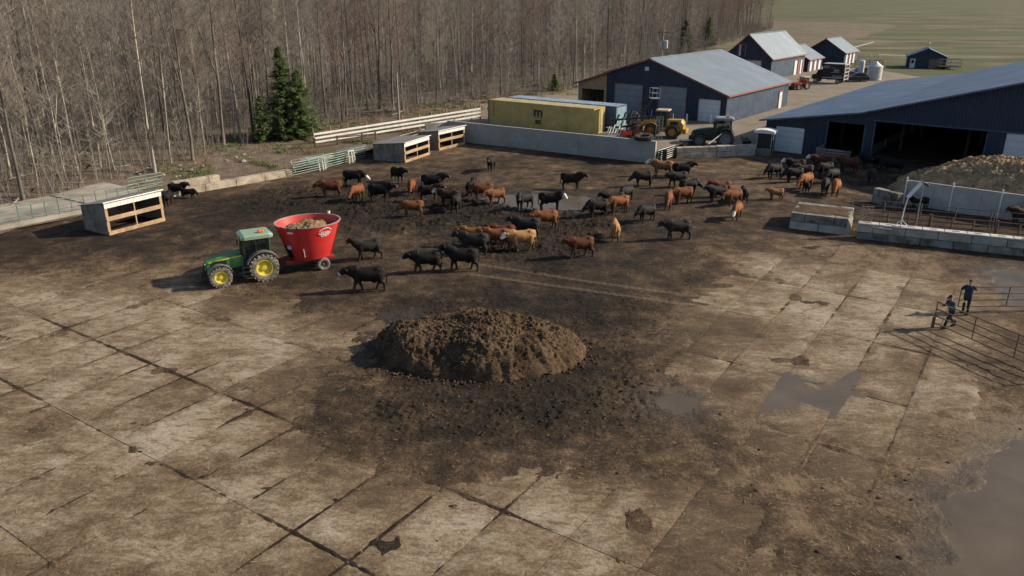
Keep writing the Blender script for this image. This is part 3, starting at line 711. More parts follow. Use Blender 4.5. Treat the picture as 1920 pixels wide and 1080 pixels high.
# ------------------------------------------------------------------ shipping containers
def container(name, label, p0, p1, wd, ht, z, mats, roofm, open_end=False):
    L_ = (p1 - p0).length; T = thing(name, label, 'container', (p0.x, p0.y, z), ang2(p0, p1))
    pit, dep = .28, .06; prof = []; x = .12
    while x < L_ - .12 - pit:
        prof += [(x, 0), (x + .07, 0), (x + .14, dep), (x + .21, dep)]; x += pit
    prof.append((L_ - .12, 0))
    for yy, sg in ((.03, 1), (wd - .03, -1)):
        mb = MB(); V = []
        for a, o_ in prof: V += [(a, yy + sg * o_, .16), (a, yy + sg * o_, ht - .12)]
        F = [(2 * k, 2 * k + 2, 2 * k + 3, 2 * k + 1) for k in range(len(prof) - 1)]
        mb.add(V, F); mb.build('side_panel', mats, T, fixn=False)
    mb = MB()
    for yy in (.06, wd - .06):
        mb.box((L_ / 2, yy, .08), (L_, .12, .16)); mb.box((L_ / 2, yy, ht - .06), (L_, .12, .12))
        for xx in (.06, L_ - .06): mb.box((xx, yy, ht / 2), (.118, .118, ht - .29))
    for xx in (.06, L_ - .06): mb.box((xx, wd / 2, .08), (.12, wd - .24, .16)); mb.box((xx, wd / 2, ht - .06), (.12, wd - .24, .12))
    mb.build('frame', mats, T)
    mb = MB(); V = []; n = int(L_ / .3)
    for k in range(n + 1):
        xx = .05 + (L_ - .1) * k / n; zz_ = ht + (.012 if k % 2 else .03); V += [(xx, .05, zz_), (xx, wd - .05, zz_)]
    mb.add(V, [(2 * k, 2 * k + 1, 2 * k + 3, 2 * k + 2) for k in range(n)]); mb.build('roof', roofm, T, fixn=False)
    mb = MB(); mb.box((L_ / 2, wd / 2, .14), (L_ - .25, wd - .25, .06)); mb.build('floor', wood_dark, T)
    n = 9; V = []
    for k in range(n * 2 + 1):
        V += [(.04 + (.03 if k % 2 else 0), .12 + (wd - .24) * k / (n * 2), .16), (.04 + (.03 if k % 2 else 0), .12 + (wd - .24) * k / (n * 2), ht - .12)]
    mb = MB(); mb.add(V, [(2 * k, 2 * k + 1, 2 * k + 3, 2 * k + 2) for k in range(n * 2)]); mb.build('end_panel', mats, T, fixn=False)
    if open_end:
        dr = MB(); dr.box((L_ - .04, wd * .75, ht / 2), (.07, wd / 2 - .13, ht - .32), bev=.02); o = dr.build('door', mats, T)
        for q in (.62, .88):
            b = MB(); b.tube([(L_ + .03, wd * q, .25), (L_ + .03, wd * q, ht - .2)], .025, 6); b.build('lock_bar', galv, o)
        dr = MB(); dr.bar((L_ - .02, .10, ht / 2), (L_ + .62, -.02 + .1, ht / 2), .06, ht - .32); dr.build('door', mats, T)
        for sg in (-1,):
            dr = MB(); dr.bar((-.06, .5, ht / 2), (-.95, .95, ht / 2), .06, ht - .32); dr.build('door', mk('container_olive', (.16, .145, .07), .7), T)
    else:
        dr = MB(); 
        for q in range(14): dr.box((L_ - .05 + (.03 if q % 2 else 0), .16 + (wd - .32) * (q + .5) / 14, ht / 2), (.05, (wd - .32) / 14, ht - .3))
        dr.build('end_panel', mk('container_blue_end', (.24, .39, .46), .55, .12, 1, .05, dirt=(.34, .40, .42), damt=.3), T)
    return T
ya = G(918, 187, 3.9); yb = G(1114, 204.5, 3.9)
yc = container('shipping_container', 'yellow corrugated shipping container with dark lettering behind the concrete wall', ya.xy.to_3d(), yb.xy.to_3d(), 2.5, 2.78, ZA - .03, cont_yellow, cont_yellow_roof, True)
ud = (yb - ya).xy.normalized(); vd = Vector((-ud.y, ud.x))
ba = ya.xy + ud * .4 + vd * 3.1; bb = yb.xy + ud * 1.1 + vd * 3.1
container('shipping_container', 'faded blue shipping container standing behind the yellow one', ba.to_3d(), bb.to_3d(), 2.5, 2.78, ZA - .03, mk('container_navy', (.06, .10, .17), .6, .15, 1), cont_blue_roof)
Lc = (yb - ya).xy.length
for txt, sz, dx, zz_ in (('m', 1.45, .485, 1.42), ('sc', .90, .487, .58)):
    mm = text_mesh(txt, sz); mm.materials.append(decal_dark); o = link(bpy.data.objects.new('lettering', mm), yc)
    o.location = (Lc * dx, .020, zz_); o.rotation_euler = (R(90), 0, 0); o.scale = (1.15, 1, 1)
mb = MB(); mb.tube([(Lc * .485 + t_ * .62, .018, 1.24 + .06 * math.cos(t_ * 3.1)) for t_ in np.linspace(-1, 1, 15)], .03, 6); mb.build('lettering', decal_dark, yc)
for k in range(7):
    mb = MB(); mb.box((.62, .018, 2.35 - k * .22), (.13, .02, .15)); mb.build('side_marking', mk('faint_marking', (.16, .12, .04), .6), yc)

# ------------------------------------------------------------------ concrete walls and blocks
def wall_run(name, label, a, b, t, h_, mat, z=0.0, panels=1, cat='wall', ends=None):
    T = thing(name, label, cat, (a.x, a.y, z), ang2(a, b)); L_ = (b - a).xy.length
    for k in range(panels):
        mb = MB(); mb.box((L_ * (k + .5) / panels, 0, h_ / 2 - .1), (L_ / panels - .012, t, h_ + .2), bev=.02); mb.build('wall_panel', mat, T)
    return T
rw = wall_run('retaining_wall', 'long grey poured-concrete retaining wall in front of the containers', WALL_A, WALL_B, .32, 2.2, mk('grey_concrete_wall', (.37, .37, .355), .9, .2, .5, .25, dirt=(.20, .195, .18), damt=.45, dscale=.5, world=True), panels=6)
mb = MB()
pp = [WALL_A + Vector((.1, .2, 0)), G(797, 233, 1.9).xy.to_3d()]
wl = wall_run('wing_wall', 'short concrete wing wall beside the white rail fence', pp[1], pp[0], .3, 2.0, concrete, panels=2)
block_cache = {}
def block_mesh(l, wd, hh, mat):
    k = (round(l, 2), round(wd, 2), round(hh, 2), mat.name)
    if k not in block_cache:
        b = MB(); b.box((0, 0, 0), (l, wd, hh), bev=.03)
        mm = bpy.data.meshes.new('block'); mm.from_pydata(b.v, [], b.f); mm.materials.append(mat); block_cache[k] = mm
    return block_cache[k]
def block_wall(name, label, a, b, rows=2, bl=1.5, bh_=.6, bw=.62, mats=(concrete, concrete), jit=.012, z=-.02, cat='wall', miss=()):
    T = thing(name, label, cat, (a.x, a.y, z), ang2(a, b)); L_ = (b - a).xy.length
    n = max(1, round(L_ / bl)); l = L_ / n
    for r_ in range(rows):
        off = (l / 2) * (r_ % 2); segs = []
        if off: segs = [(0, off)] + [(off + k * l, off + (k + 1) * l) for k in range(n - 1)] + [(L_ - off, L_)]
        else: segs = [(k * l, (k + 1) * l) for k in range(n)]
        for q, (s0, s1) in enumerate(segs):
            if (r_, q) in miss: continue
            o = bpy.data.objects.new('block', block_mesh(s1 - s0 - .035, bw, bh_ - .022, mats[min(r_, len(mats) - 1)])); link(o, T)
            o.location = ((s0 + s1) / 2, random.uniform(-jit, jit) * 2, bh_ * (r_ + .5)); o.rotation_euler = (0, 0, random.uniform(-jit, jit) * .8)
    return T
BLK_M = lerp(BLK_A, BLK_B, .50)
block_wall('block_wall', 'two courses of pale concrete blocks in front of the dark tractor', BLK_A, BLK_M, 2, 1.5, .55, .7, (concrete_warm, concrete_warm))
block_wall('block_wall', 'grey concrete block wall between the dark tractor and the cattle barn', BLK_M + Vector((.05, .02, 0)), BLK_B, 2, 1.9, .57, .7, (concrete, concrete))
# earth-filled block bunker
q0, q1 = G(1478.5, 429), G(1588, 442.5); bd = (q1 - q0).xy.normalized(); bn = Vector((-bd.y, bd.x)); BD = 2.6
c0, c1 = q0.xy + bn * .35, q1.xy + bn * .35
wcap = mk('white_cap_concrete', (.58, .56, .52), .85, .15, 1, .2, dirt=(.2, .16, .12), damt=.35, world=True)
block_wall('block_bunker', 'square bunker of grey concrete blocks filled with brown earth', c0.to_3d(), c1.to_3d(), 2, 1.6, .6, .62, (concrete, concrete_dark))
block_wall('block_bunker', 'left flank of concrete blocks of the earth-filled bunker', (c0 + bn * .35 + bd * .33).to_3d(), (c0 + bn * BD + bd * .33).to_3d(), 2, 1.4, .6, .62, (concrete, concrete_dark))
block_wall('block_bunker', 'back row of concrete blocks of the earth-filled bunker', (c0 + bn * (BD + .32)).to_3d(), (c1 + bn * (BD + .32)).to_3d(), 2, 1.6, .6, .62, (concrete, concrete_dark))
block_wall('block_bunker', 'right flank of concrete blocks of the earth-filled bunker', (c1 + bn * .35 - bd * .33).to_3d(), (c1 + bn * BD - bd * .33).to_3d(), 2, 1.4, .6, .62, (concrete_warm, concrete_dark))
earth_m = heap_mat('bunker_earth', [(.34, (.045, .031, .019)), (.5, (.095, .067, .04)), (.66, (.175, .128, .078))])
cc = (c0 + c1) / 2 + bn * (BD / 2 + .1)
n = 40; gx, gy = np.meshgrid(np.linspace(-1, 1, n), np.linspace(-1, 1, n)); Lb = (c1 - c0).length
wx = cc.x + bd.x * gx * (Lb / 2 - .1) + bn.x * gy * (BD / 2 + .02); wy = cc.y + bd.y * gx * (Lb / 2 - .1) + bn.y * gy * (BD / 2 + .02)
wz = 1.16 + .10 * (1 - np.maximum(abs(gx), abs(gy)) ** 3) + .07 * fbm(wx, wy, 1.5, 3)
me = mesh_np('earth_fill', np.stack([wx, wy, wz], -1).reshape(-1, 3), grid_faces(n, n)); me.materials.append(earth_m)
tag(link(bpy.data.objects.new('earth_fill', me)), 'brown earth filling the concrete block bunker', 'earth')
# long feed-bunk wall of blocks with pale cap
f0, f1 = G(1604, 448), G(1985, 489); fd = (f1 - f0).xy.normalized(); fnv = Vector((-fd.y, fd.x))
fa, fb = f0.xy + fnv * .32, f1.xy + fnv * .32
Tc = block_wall('block_wall', 'long low wall of concrete blocks with white cap right of the bunker', fa.to_3d(), fb.to_3d(), 2, 2.0, .52, .60, (concrete_dark, concrete))
Lf = (fb - fa).length; nb = 9
for k in range(nb):
    mb = MB(); mb.box((Lf * (k + .5) / nb, .0, 1.10), (Lf / nb - .03, .66, .10), bev=.02); cpo = mb.build('cap_stone', wcap, Tc)
    mb = MB(); mb.box((Lf * (k + .5) / nb, .0, 1.155), (.42, .14, .012)); mb.build('lifting_slot', mk('slot_dark', (.06, .055, .05), .9), cpo)
# concrete panel wall of the silage bunker
s0, s1 = G(1694, 383), G(1990, 427); sdv = (s1 - s0).xy.normalized(); sn = Vector((-sdv.y, sdv.x))
wall_run('bunker_wall', 'pale concrete panel wall holding back the silage heap', s0, s1, .2, 1.95, mk('panel_concrete', (.40, .395, .375), .9, .15, .5, .2, dirt=(.16, .15, .135), damt=.35, dscale=.6, world=True), panels=4)
for k in range(4):
    p = s0.xy + sdv * ((s1 - s0).xy.length * k / 3.0 * .93) - sn * .16
    mb = MB(); mb.tube([(p.x, p.y, -.1), (p.x, p.y, 2.2)], .06, 8); tag(mb.build('wall_post', white_paint), ['white steel post at the left end of the silage bunker wall', 'second white post along the silage bunker wall', 'third white post along the silage bunker wall', 'far right white post along the silage bunker wall'][k], 'post')
k0, k1 = G(1636, 379), G(1682, 388)
block_wall('block_wall', 'stub of concrete blocks left of the silage bunker', (G(1636, 380).xy + sn * .3).to_3d(), (G(1683, 392).xy + sn * .3).to_3d(), 2, 1.3, .6, .62, (concrete_dark, concrete_dark))
# silage heap
sil_m = heap_mat('silage', [(.36, (.12, .078, .043)), (.45, (.27, .185, .105)), (.54, (.42, .305, .18)), (.66, (.54, .42, .27))])
hc = s0.xy + sdv * 6.9 + sn * 4.6
def sil_h(r, lx, ly, x, y): return (3.7 + .4 * fbm(x, y, .3, 2) - .3 * lx) * np.clip(1 - r ** 1.9, 0, 1) ** .8 + .0
hs, hvs = heap('silage_heap', hc.x, hc.y, 9.2, 4.6, ang2(s0, s1), sil_h, sil_m, rough=.32)
tag(hs, 'big tan silage heap behind the concrete panels by the barn', 'silage heap')
straw_bits('loose_straw', hs, hvs[np.random.default_rng(3).integers(4000, len(hvs), 1300)], 1, straw_m, (.08, .24))
strew('surface_clods', hvs[np.random.default_rng(8).integers(3000, len(hvs), 1500)] - np.array([0, 0, .03]), .03, .12, sil_m, None, None, hs, 21)
# ------------------------------------------------------------------ fences, gates, huts
def pipe_panel(name, label, a, b, ht, nr, mat, nup=3, r=.028, z=0.0, zb=.25, cat='gate', group=None, tilt=0.0, endpost=0.0, pmat=None):
    """tubular gate or fence panel from a to b"""
    T = thing(name, label, cat, (a.x, a.y, z), ang2(a, b), group); L_ = (b - a).xy.length
    T.rotation_euler[0] = tilt
    for k in range(nr):
        hz = zb + (ht - zb) * k / (nr - 1)
        mb = MB(); mb.tube([(0, 0, hz), (L_ * .5, random.uniform(-.02, .02), hz + random.uniform(-.02, .01)), (L_, 0, hz)], r, 6); mb.build('rail', mat, T, 'auto')
    for k in range(nup):
        xx = L_ * k / (nup - 1) if nup > 1 else L_ / 2
        lo = -.1 if (endpost and k in (0, nup - 1)) else zb
        mb = MB(); mb.tube([(xx, .035, lo), (xx, .035, ht + (endpost if k in (0, nup - 1) else 0))], r * (1.5 if endpost else 1.0), 6); mb.build('upright', pmat or mat, T, 'auto')
    return T
# gates held by the two people
g1a, g1b = G(1748, 614), G(1842, 655); g1e = g1a + (g1b - g1a) * 2.3
pipe_panel('farm_gate', 'rusty brown pipe gate swung open, nearest to the camera', g1a, g1e, 1.38, 4, rust, 4, .030, cat='gate', zb=.28)
g2a, g2b = G(1795, 583), G(1901, 582); g2e = g2a + (g2b - g2a) * 1.7
pipe_panel('farm_gate', 'rusty pipe gate that the standing person leans on', g2a, g2e, 1.32, 4, rust, 3, .030, cat='gate', zb=.25)
# hinge post wheel block of the near gate
mb = MB(); mb.box((g1a.x, g1a.y, .28), (.12, .10, .55), bev=.01); tag(mb.build('gate_post', rust), 'short rusty post at the free end of the near gate', 'post')
# corral fence behind the block wall
o1 = fa + fnv * 1.9; 
for k in range(4):
    a_, b_ = o1 + fd * (k * 3.9 + .6), o1 + fd * (k * 3.9 + 4.4)
    pipe_panel('corral_panel', ['first', 'second', 'third', 'fourth'][k] + ' rusty corral panel from the left behind the long block wall', a_.to_3d(), b_.to_3d(), 1.55, 5, rust, 4, .036, cat='fence panel', endpost=.1)
o2 = fa + fnv * 5.6
for k in range(3):
    a_, b_ = o2 + fd * (k * 4.6 - .5), o2 + fd * (k * 4.6 + 3.9)
    pipe_panel('corral_panel', ['left', 'middle', 'right'][k] + ' grey pipe panel in front of the silage bunker wall', a_.to_3d(), b_.to_3d(), 1.4, 4, mk('dull_pipe', (.12, .105, .09), .7, .3, 3), 3, .028, cat='fence panel', endpost=.1)
# rusty grate standing on the bunker corner
ga = (fa + fnv * .2 + fd * .1); T = thing('grate_panel', 'upright rusty lattice grate at the corner of the bunker', 'grate', (ga.x, ga.y, 1.0), ang2(fa, fb) + R(8))
for k in range(6):
    mb = MB(); mb.bar((0, 0, .05 + k * .22), (.75, 0, .05 + k * .22), .03, .06); mb.build('bar', mk('pale_rust', (.36, .24, .18), .8, .3, 3), T)
for k in range(3):
    mb = MB(); mb.bar((.03 + k * .345, .04, -.9 if k != 1 else .02), (.03 + k * .345, .04, 1.2), .05, .05); mb.build('upright', mk('pale_rust', (.3, .2, .15)), T)
# white post with slanted board and lamp on the block wall
lp = fa + fd * 2.6; T = thing('yard_lamp', 'white pole with slanted white board and dark lamp on the block wall', 'lamp post', (lp.x, lp.y, 1.13), ang2(fa, fb))
mb = MB(); mb.tube([(0, 0, 0), (.03, 0, 1.0), (.15, 0, 2.0)], .038, 8); mb.build('pole', white_paint, T, 'auto')
mb = MB(); mb.bar((-.35, 0, .02), (.05, 0, .42), .07, .05); mb.bar((.45, 0, .02), (.02, 0, .40), .06, .05); mb.build('foot', white_paint, T)
mb = MB(); mb.bar((.10, -.05, 1.95), (.85, .35, 3.0), .34, .06); mb.build('board', white_paint, T)
mb = MB(); mb.bar((.80, .3, 2.96), (1.25, .25, 2.78), .22, .12, .02); mb.build('lamp_head', black_metal, T)
mb = MB(); mb.tube([(.95, .5, -1.1), (.95, .5, 2.75)], .03, 8); mb.build('support_pole', pipe_grey, T, 'auto')
# white pipes lying on the wall cap
lp = fa + fd * 9.9; T = thing('pipe_bracket', 'white pipe bracket lying on the cap of the block wall', 'bracket', (lp.x, lp.y, 1.14), ang2(fa, fb))
mb = MB(); mb.bar((0, 0, 0), (.12, 0, .5), .12, .05); mb.build('plate', white_paint, T)
mb = MB(); mb.tube([(.15, .05, .15), (3.0, .25, .12)], .05, 8); mb.build('pipe', white_paint, T, 'auto')
mb = MB(); lp = fa + fd * .9 - fnv * .32; mb.tube([(lp.x, lp.y, .98), (lp.x + .5, lp.y - .35, .95), (lp.x + 1.1, lp.y - .45, .9)], .06, 8); tag(mb.build('drain_pipe', wcap, smooth='auto'), 'bent pale pipe at the corner of the earth bunker', 'pipe')
mb = MB(); lp = q1.xy - bn * .02 - bd * .1; mb.add([(lp.x, lp.y, 1.22), (lp.x + .45, lp.y + .25, 1.25), (lp.x + .3, lp.y - .05, .6), (lp.x + .12, lp.y - .1, .05), (lp.x - .05, lp.y - .08, .1)], [(0, 1, 2), (0, 2, 3, 4)])
o = mb.build('hanging_sheet', mk('pale_cloth', (.42, .36, .28), .9)); so = o.modifiers.new('t', 'SOLIDIFY'); so.thickness = .02
tag(o, 'pale torn sheet hanging at the right corner of the earth bunker', 'sheet')

# wooden wing fence in front of the barn
def plank_fence(name, label, a, b, ht, n, mat, posts, pmat, th=.04, z=0.0, over=.0, gap=.35, cat='fence', zb=.12, group=None):
    T = thing(name, label, cat, (a.x, a.y, z), ang2(a, b), group); L_ = (b - a).xy.length
    hh = (ht - zb) / n
    for k in range(n):
        mb = MB(); mb.bar((0, 0, zb + hh * (k + .5)), (L_, 0, zb + hh * (k + .5)), th, hh * (1 - gap), .006); mb.build('plank', mat, T)
    for s_ in posts:
        mb = MB(); mb.box((L_ * s_, .07, (ht + over) / 2 - .1), (.10, .10, ht + over + .2), bev=.01); mb.build('post', pmat, T)
    return T
plank_fence('plank_fence', 'weathered grey plank wing fence in front of the barn opening', G(1530, 302), G(1590, 309), 1.35, 5, wood_grey, (0, .5, 1), wood_grey, gap=.25)
plank_fence('plank_fence', 'short weathered plank return beside the barn opening', G(1530, 301), G(1545, 292), 1.35, 5, wood_grey, (0, 1), wood_grey, gap=.25)
# block of concrete in front of the dark opening
# small white-roofed booth at the barn corner
bo = G(1416, 290); T = thing('handling_booth', 'small booth with white curved roof at the corner of the cattle barn', 'booth', bo, R(-30), scale=.84)
for x_, y_ in ((0, 0), (1.75, 0), (0, 1.3), (1.75, 1.3)):
    mb = MB(); mb.tube([(x_, y_, -.1), (x_, y_, 2.75)], .05, 8); mb.build('post', galv, T, 'auto')
mb = MB(); mb.prism([(-.35, -.3, 2.85)] + [(-.35 + .35 * k, -.3, 2.98 + .16 * math.sin(math.pi * k / 7)) for k in range(8)] + [(2.1, -.3, 2.85), (2.1, -.3, 2.70), (-.35, -.3, 2.70)], (0, 2.0, 0)); mb.build('awning', white_paint, T)
mb = MB(); mb.box((.85, .10, 1.75), (1.55, .06, 1.9)); mb.build('dark_panel', black_metal, T)
mb = MB(); mb.box((.85, .02, .42), (1.6, .3, .84), bev=.03); mb.build('base_block', concrete_dark, T)
mb = MB(); mb.tube([(2.05, -.3, 2.7), (2.0, -.3, 2.1), (1.75, -.1, 1.9)], .045, 8); mb.build('brace', white_paint, T, 'auto')
# pipe gate closing the ramp
pipe_panel('ramp_gate', 'grey pipe gate between the concrete wall and the pale blocks', WALL_B + Vector((.25, .0, 0)), BLK_A - Vector((.1, 0, 0)), 1.3, 6, pipe_grey, 2, .035, zb=.25)

# calf shelters with open fronts
def calf_hut(label, fl, fr, depth, hf, hb, z=0.0):
    T = thing('calf_shelter', label, 'calf shelter', (fl.x, fl.y, z), ang2(fl, fr), 'open-fronted calf shelters'); L_ = (fr - fl).xy.length; t_ = .05
    s_ = MB(); s_.prism([(0, .06, .02), (0, depth, .02), (0, depth, hb), (0, .06, hf)], (t_, 0, 0)); s_.build('side_wall', wood_grey, T)
    s_ = MB(); s_.prism([(L_, .06, .02), (L_, depth, .02), (L_, depth, hb), (L_, .06, hf)], (-t_, 0, 0)); s_.build('side_wall', wood_grey, T)
    s_ = MB(); s_.box((L_ / 2, depth - .03, hb / 2), (L_ - .12, t_, hb - .02)); s_.build('back_wall', wood_grey, T)
    s_ = MB(); slab_quad(s_, [(-.12, -.16, hf + .07), (L_ + .12, -.16, hf + .07), (L_ + .12, depth + .12, hb + .05), (-.12, depth + .12, hb + .05)], .05); s_.build('roof', mk('hut_roof', (.20, .20, .195), .6, .2, 1, .1, dirt=(.18, .16, .14), damt=.4), T)
    s_ = MB(); n = int(L_ / .12)
    for k in range(n): s_.box((L_ * (k + .5) / n, -.03 + (.012 if k % 2 else 0), hf - .19), (L_ / n, .03, .40))
    s_.build('corrugated_fascia', white_paint, T)
    s_ = MB(); s_.bar((-.12, -.17, hf + .05), (L_ + .12, -.17, hf + .05), .03, .07); s_.build('roof_edge', white_paint, T)
    for x_ in (.10, L_ / 2, L_ - .10):
        s_ = MB(); wd = .2 if x_ != L_ / 2 else .09; s_.box((x_, .02, (hf - .38) / 2), (wd, .08, hf - .40), bev=.008); s_.build('post', wood_tan, T)
    for zc, hh in ((hf * .50, .30), (.14, .30)):
        s_ = MB(); s_.box((L_ / 2, -.045, zc), (L_ - .02, .05, hh), bev=.008); s_.build('plank', wood_tan, T)
    return T
calf_hut('nearest calf shelter on the left, with white edge and two rows of openings', G(204.5, 442), G(309.5, 414), 2.75, 2.28, 1.75)
calf_hut('middle calf shelter, standing below the white rail fence', G(759, 306), G(805.5, 290), 3.6, 1.95, 1.6)
calf_hut('far calf shelter in the corner of the concrete wall', G(822.5, 282.5), G(871.5, 270.5), 2.6, 2.05, 1.7)

# white rail fence by the wood
def zw2(p): return float(zwood(np.array(p.x), np.array(p.y), np.array(2.0)))
fp = [G(590, 275, .25), G(901, 224, ZA)]
Lr = (fp[1] - fp[0]).xy.length; T = thing('rail_fence', 'white three-rail board fence with orange-brown posts along the wood', 'fence', fp[0], ang2(*fp)); dz = fp[1].z - fp[0].z
uu = [590, 622, 654, 689, 716, 756, 787, 810, 838, 861, 885, 901]
fx = []
for u in uu:
    # where the fence line crosses the survey column u
    lo, hi = 0, 1
    for _ in range(40):
        m_ = (lo + hi) / 2; p = lerp(fp[0], fp[1], m_); dep = p.y * _cp - (p.z - CAM_H) * _sp
        if 960 + FOC * p.x / dep < u: lo = m_
        else: hi = m_
    fx.append(lo)
for s_ in fx:
    mb = MB(); mb.box((Lr * s_, .06, dz * s_ + .82), (.14, .14, 2.15 + random.uniform(-.15, .2)), bev=.01); mb.build('post', post_wood, T)
for k in range(3):
    for s0_, s1_ in zip(fx[0:-1:2], fx[2::2] + [fx[-1]]):
        if s1_ <= s0_: continue
        mb = MB(); mb.bar((Lr * s0_ + .01, -.03, dz * s0_ + .45 + k * .43), (Lr * s1_ - .01, -.03, dz * s1_ + .45 + k * .43), .04, .21); mb.build('rail', white_paint, T)
# dark sagging fence in front of it
d0, d1 = G(592, 283, .2), G(705, 268, .3); T = thing('rail_fence', 'dark brown wooden fence in the shade below the white rails', 'fence', d0, ang2(d0, d1)); Ld = (d1 - d0).xy.length
for s_ in (.0, .36, .77, 1.0):
    mb = MB(); mb.box((Ld * s_, .05, .6), (.14, .14, 1.5), bev=.01); mb.build('post', wood_dark, T)
for k in range(3):
    mb = MB(); mb.bar((0, 0, .35 + k * .4), (Ld, 0, .30 + k * .4), .04, .12); mb.build('rail', wood_dark, T)
# heap of tubular gates stored along the yard edge
ga, gb = G(548, 331, .05), G(704, 293, .05); gd = (gb - ga).xy.normalized(); gn = Vector((-gd.y, gd.x)); Lg = (gb - ga).xy.length
words = ['leftmost', 'second', 'third', 'fourth', 'fifth', 'sixth', 'seventh', 'rightmost']
for k in range(8):
    s_ = (Lg - 4.2) * k / 7 + random.uniform(-.3, .3); off = [0, .7, .15, 1.1, .4, 1.4, .1, .8][k]
    a_ = ga.xy + gd * s_ + gn * off; b_ = a_ + gd * 4.2 + gn * random.uniform(-.25, .25)
    pipe_panel('stored_gate', words[k] + ' tubular gate of the row stacked along the yard edge', a_.to_3d(), b_.to_3d(), 1.25, 6, [pipe_green, pipe_grey, pipe_green, pipe_blue][k % 4], 3, .03, z=.05, cat='gate', tilt=[.15, -.5, .1, -.9, .3, -1.1, .1, -.6][k], zb=.12)
for k, s_ in enumerate((3.2, 7.2)):
    a_ = ga.xy + gd * s_ - gn * .25; T = thing('crowding_gate', ['left', 'right'][k] + ' pair of white uprights among the stored gates', 'gate', (a_.x, a_.y, 0), ang2(ga, gb))
    for x_ in (0, .45, .75):
        mb = MB(); mb.tube([(x_, 0, 0), (x_, .1, 1.25)], .05, 8); mb.build('upright', white_paint, T, 'auto')
    mb = MB(); mb.tube([(0, .1, 1.2), (.75, .1, 1.2)], .04, 8); mb.build('bar', white_paint, T, 'auto')
mb = MB(); p = G(656, 304); mb.box((p.x, p.y, .30), (1.05, .75, .68), R(20), .07); tag(mb.build('concrete_lump', concrete_warm), 'single rough concrete block lying beside the stored gates', 'block')
pipe_panel('pale_rail', 'long pale pipe rail leading to the middle calf shelter', G(700, 291, .0), G(796, 262, .0), 1.2, 3, pipe_grey, 4, .03, zb=.5, cat='fence')
# low row of long concrete blocks at the yard edge
b0, b1 = G(322, 369), G(545, 329)
block_wall('block_row', 'low row of long tan concrete blocks edging the churned mud', b0, b1, 1, 2.7, .62, .75, (concrete_warm,))
block_wall('block_row', 'short second course of blocks behind the dark calves', b0 + Vector((-.1, .75, 0)), lerp(b0, b1, .36) + Vector((-.1, .75, 0)), 2, 2.4, .55, .6, (concrete_warm, concrete_warm))
# green pipe fence on the left edge
pg = [G(-70, 447), G(40, 425), G(115, 411), G(185, 397), G(245, 383), G(300, 369)]
for k, (a_, b_) in enumerate(zip(pg, pg[1:])):
    pipe_panel('pipe_fence', ['first', 'second', 'third', 'fourth', 'fifth'][k] + ' green pipe fence panel from the left edge of the picture', a_, b_, 1.5, 4, pipe_green, 4, .028, zb=.2, cat='fence panel', endpost=.12)
pipe_panel('pale_gate', 'pale green gate standing behind the nearest calf shelter', G(243, 360, .2), G(306, 348, .2), 1.25, 5, pipe_green, 3, .03, zb=.15, z=.1)
# old concrete pad in two pieces
pad_m = mk('pad_concrete', (.35, .325, .28), .92, .2, .5, .3, dirt=(.13, .115, .085), damt=.5, dscale=.35, world=True)
for k, q in enumerate((((-80, 400), (0, 384), (90, 367), (180, 388), (108, 402), (0, 424), (-80, 438)), ((94, 366), (195, 341), (278, 360), (187, 386)))):
    mb = MB(); mb.prism([G(u, v, .42) for u, v in q], (0, 0, -.35)); tag(mb.build('concrete_pad', pad_m), ['weathered concrete pad at the left edge behind the green fence', 'weathered concrete pad between green fence and wood'][k], 'concrete pad', kind='structure')

# stones at the foot of the wood
def stone(p, s, lab, grp):
    mb = MB(); mb.lathe([(.01, -.35), (.75, -.3), (1.0, .05), (.7, .5), (.01, .62)], 9); r_ = random.Random(int(p.x * 97 + p.y * 31))
    v = [(x * s * r_.uniform(.75, 1.2), y * s * r_.uniform(.6, 1.1), z_ * s * r_.uniform(.7, 1.1)) for x, y, z_ in mb.v]
    b2 = MB(); b2.v = v; b2.f = mb.f; o = b2.build('stone', stone_m); o.location = p; o.rotation_euler = (0, 0, r_.uniform(0, 6)); return tag(o, lab, 'stone', grp)
big = [(405, 292), (541, 277), (455, 303), (478, 272)]
for k, (u, v) in enumerate(big): stone(G(u, v, .35), .38, ['pale boulder on the grass left of the small spruce', 'pale boulder between spruce and white fence', 'pale boulder at the grassy bank above the block row', 'pale boulder at the foot of the small spruce'][k], None)
rs_ = random.Random(3)
for k in range(46):
    u = rs_.uniform(250, 620); v = lerp(350, 258, (u - 250) / 370) + rs_.uniform(-26, 2)
    stone(G(u, v, .4), rs_.uniform(.08, .22), 'small pale stone scattered on the bank below the wood', 'stones on the bank')
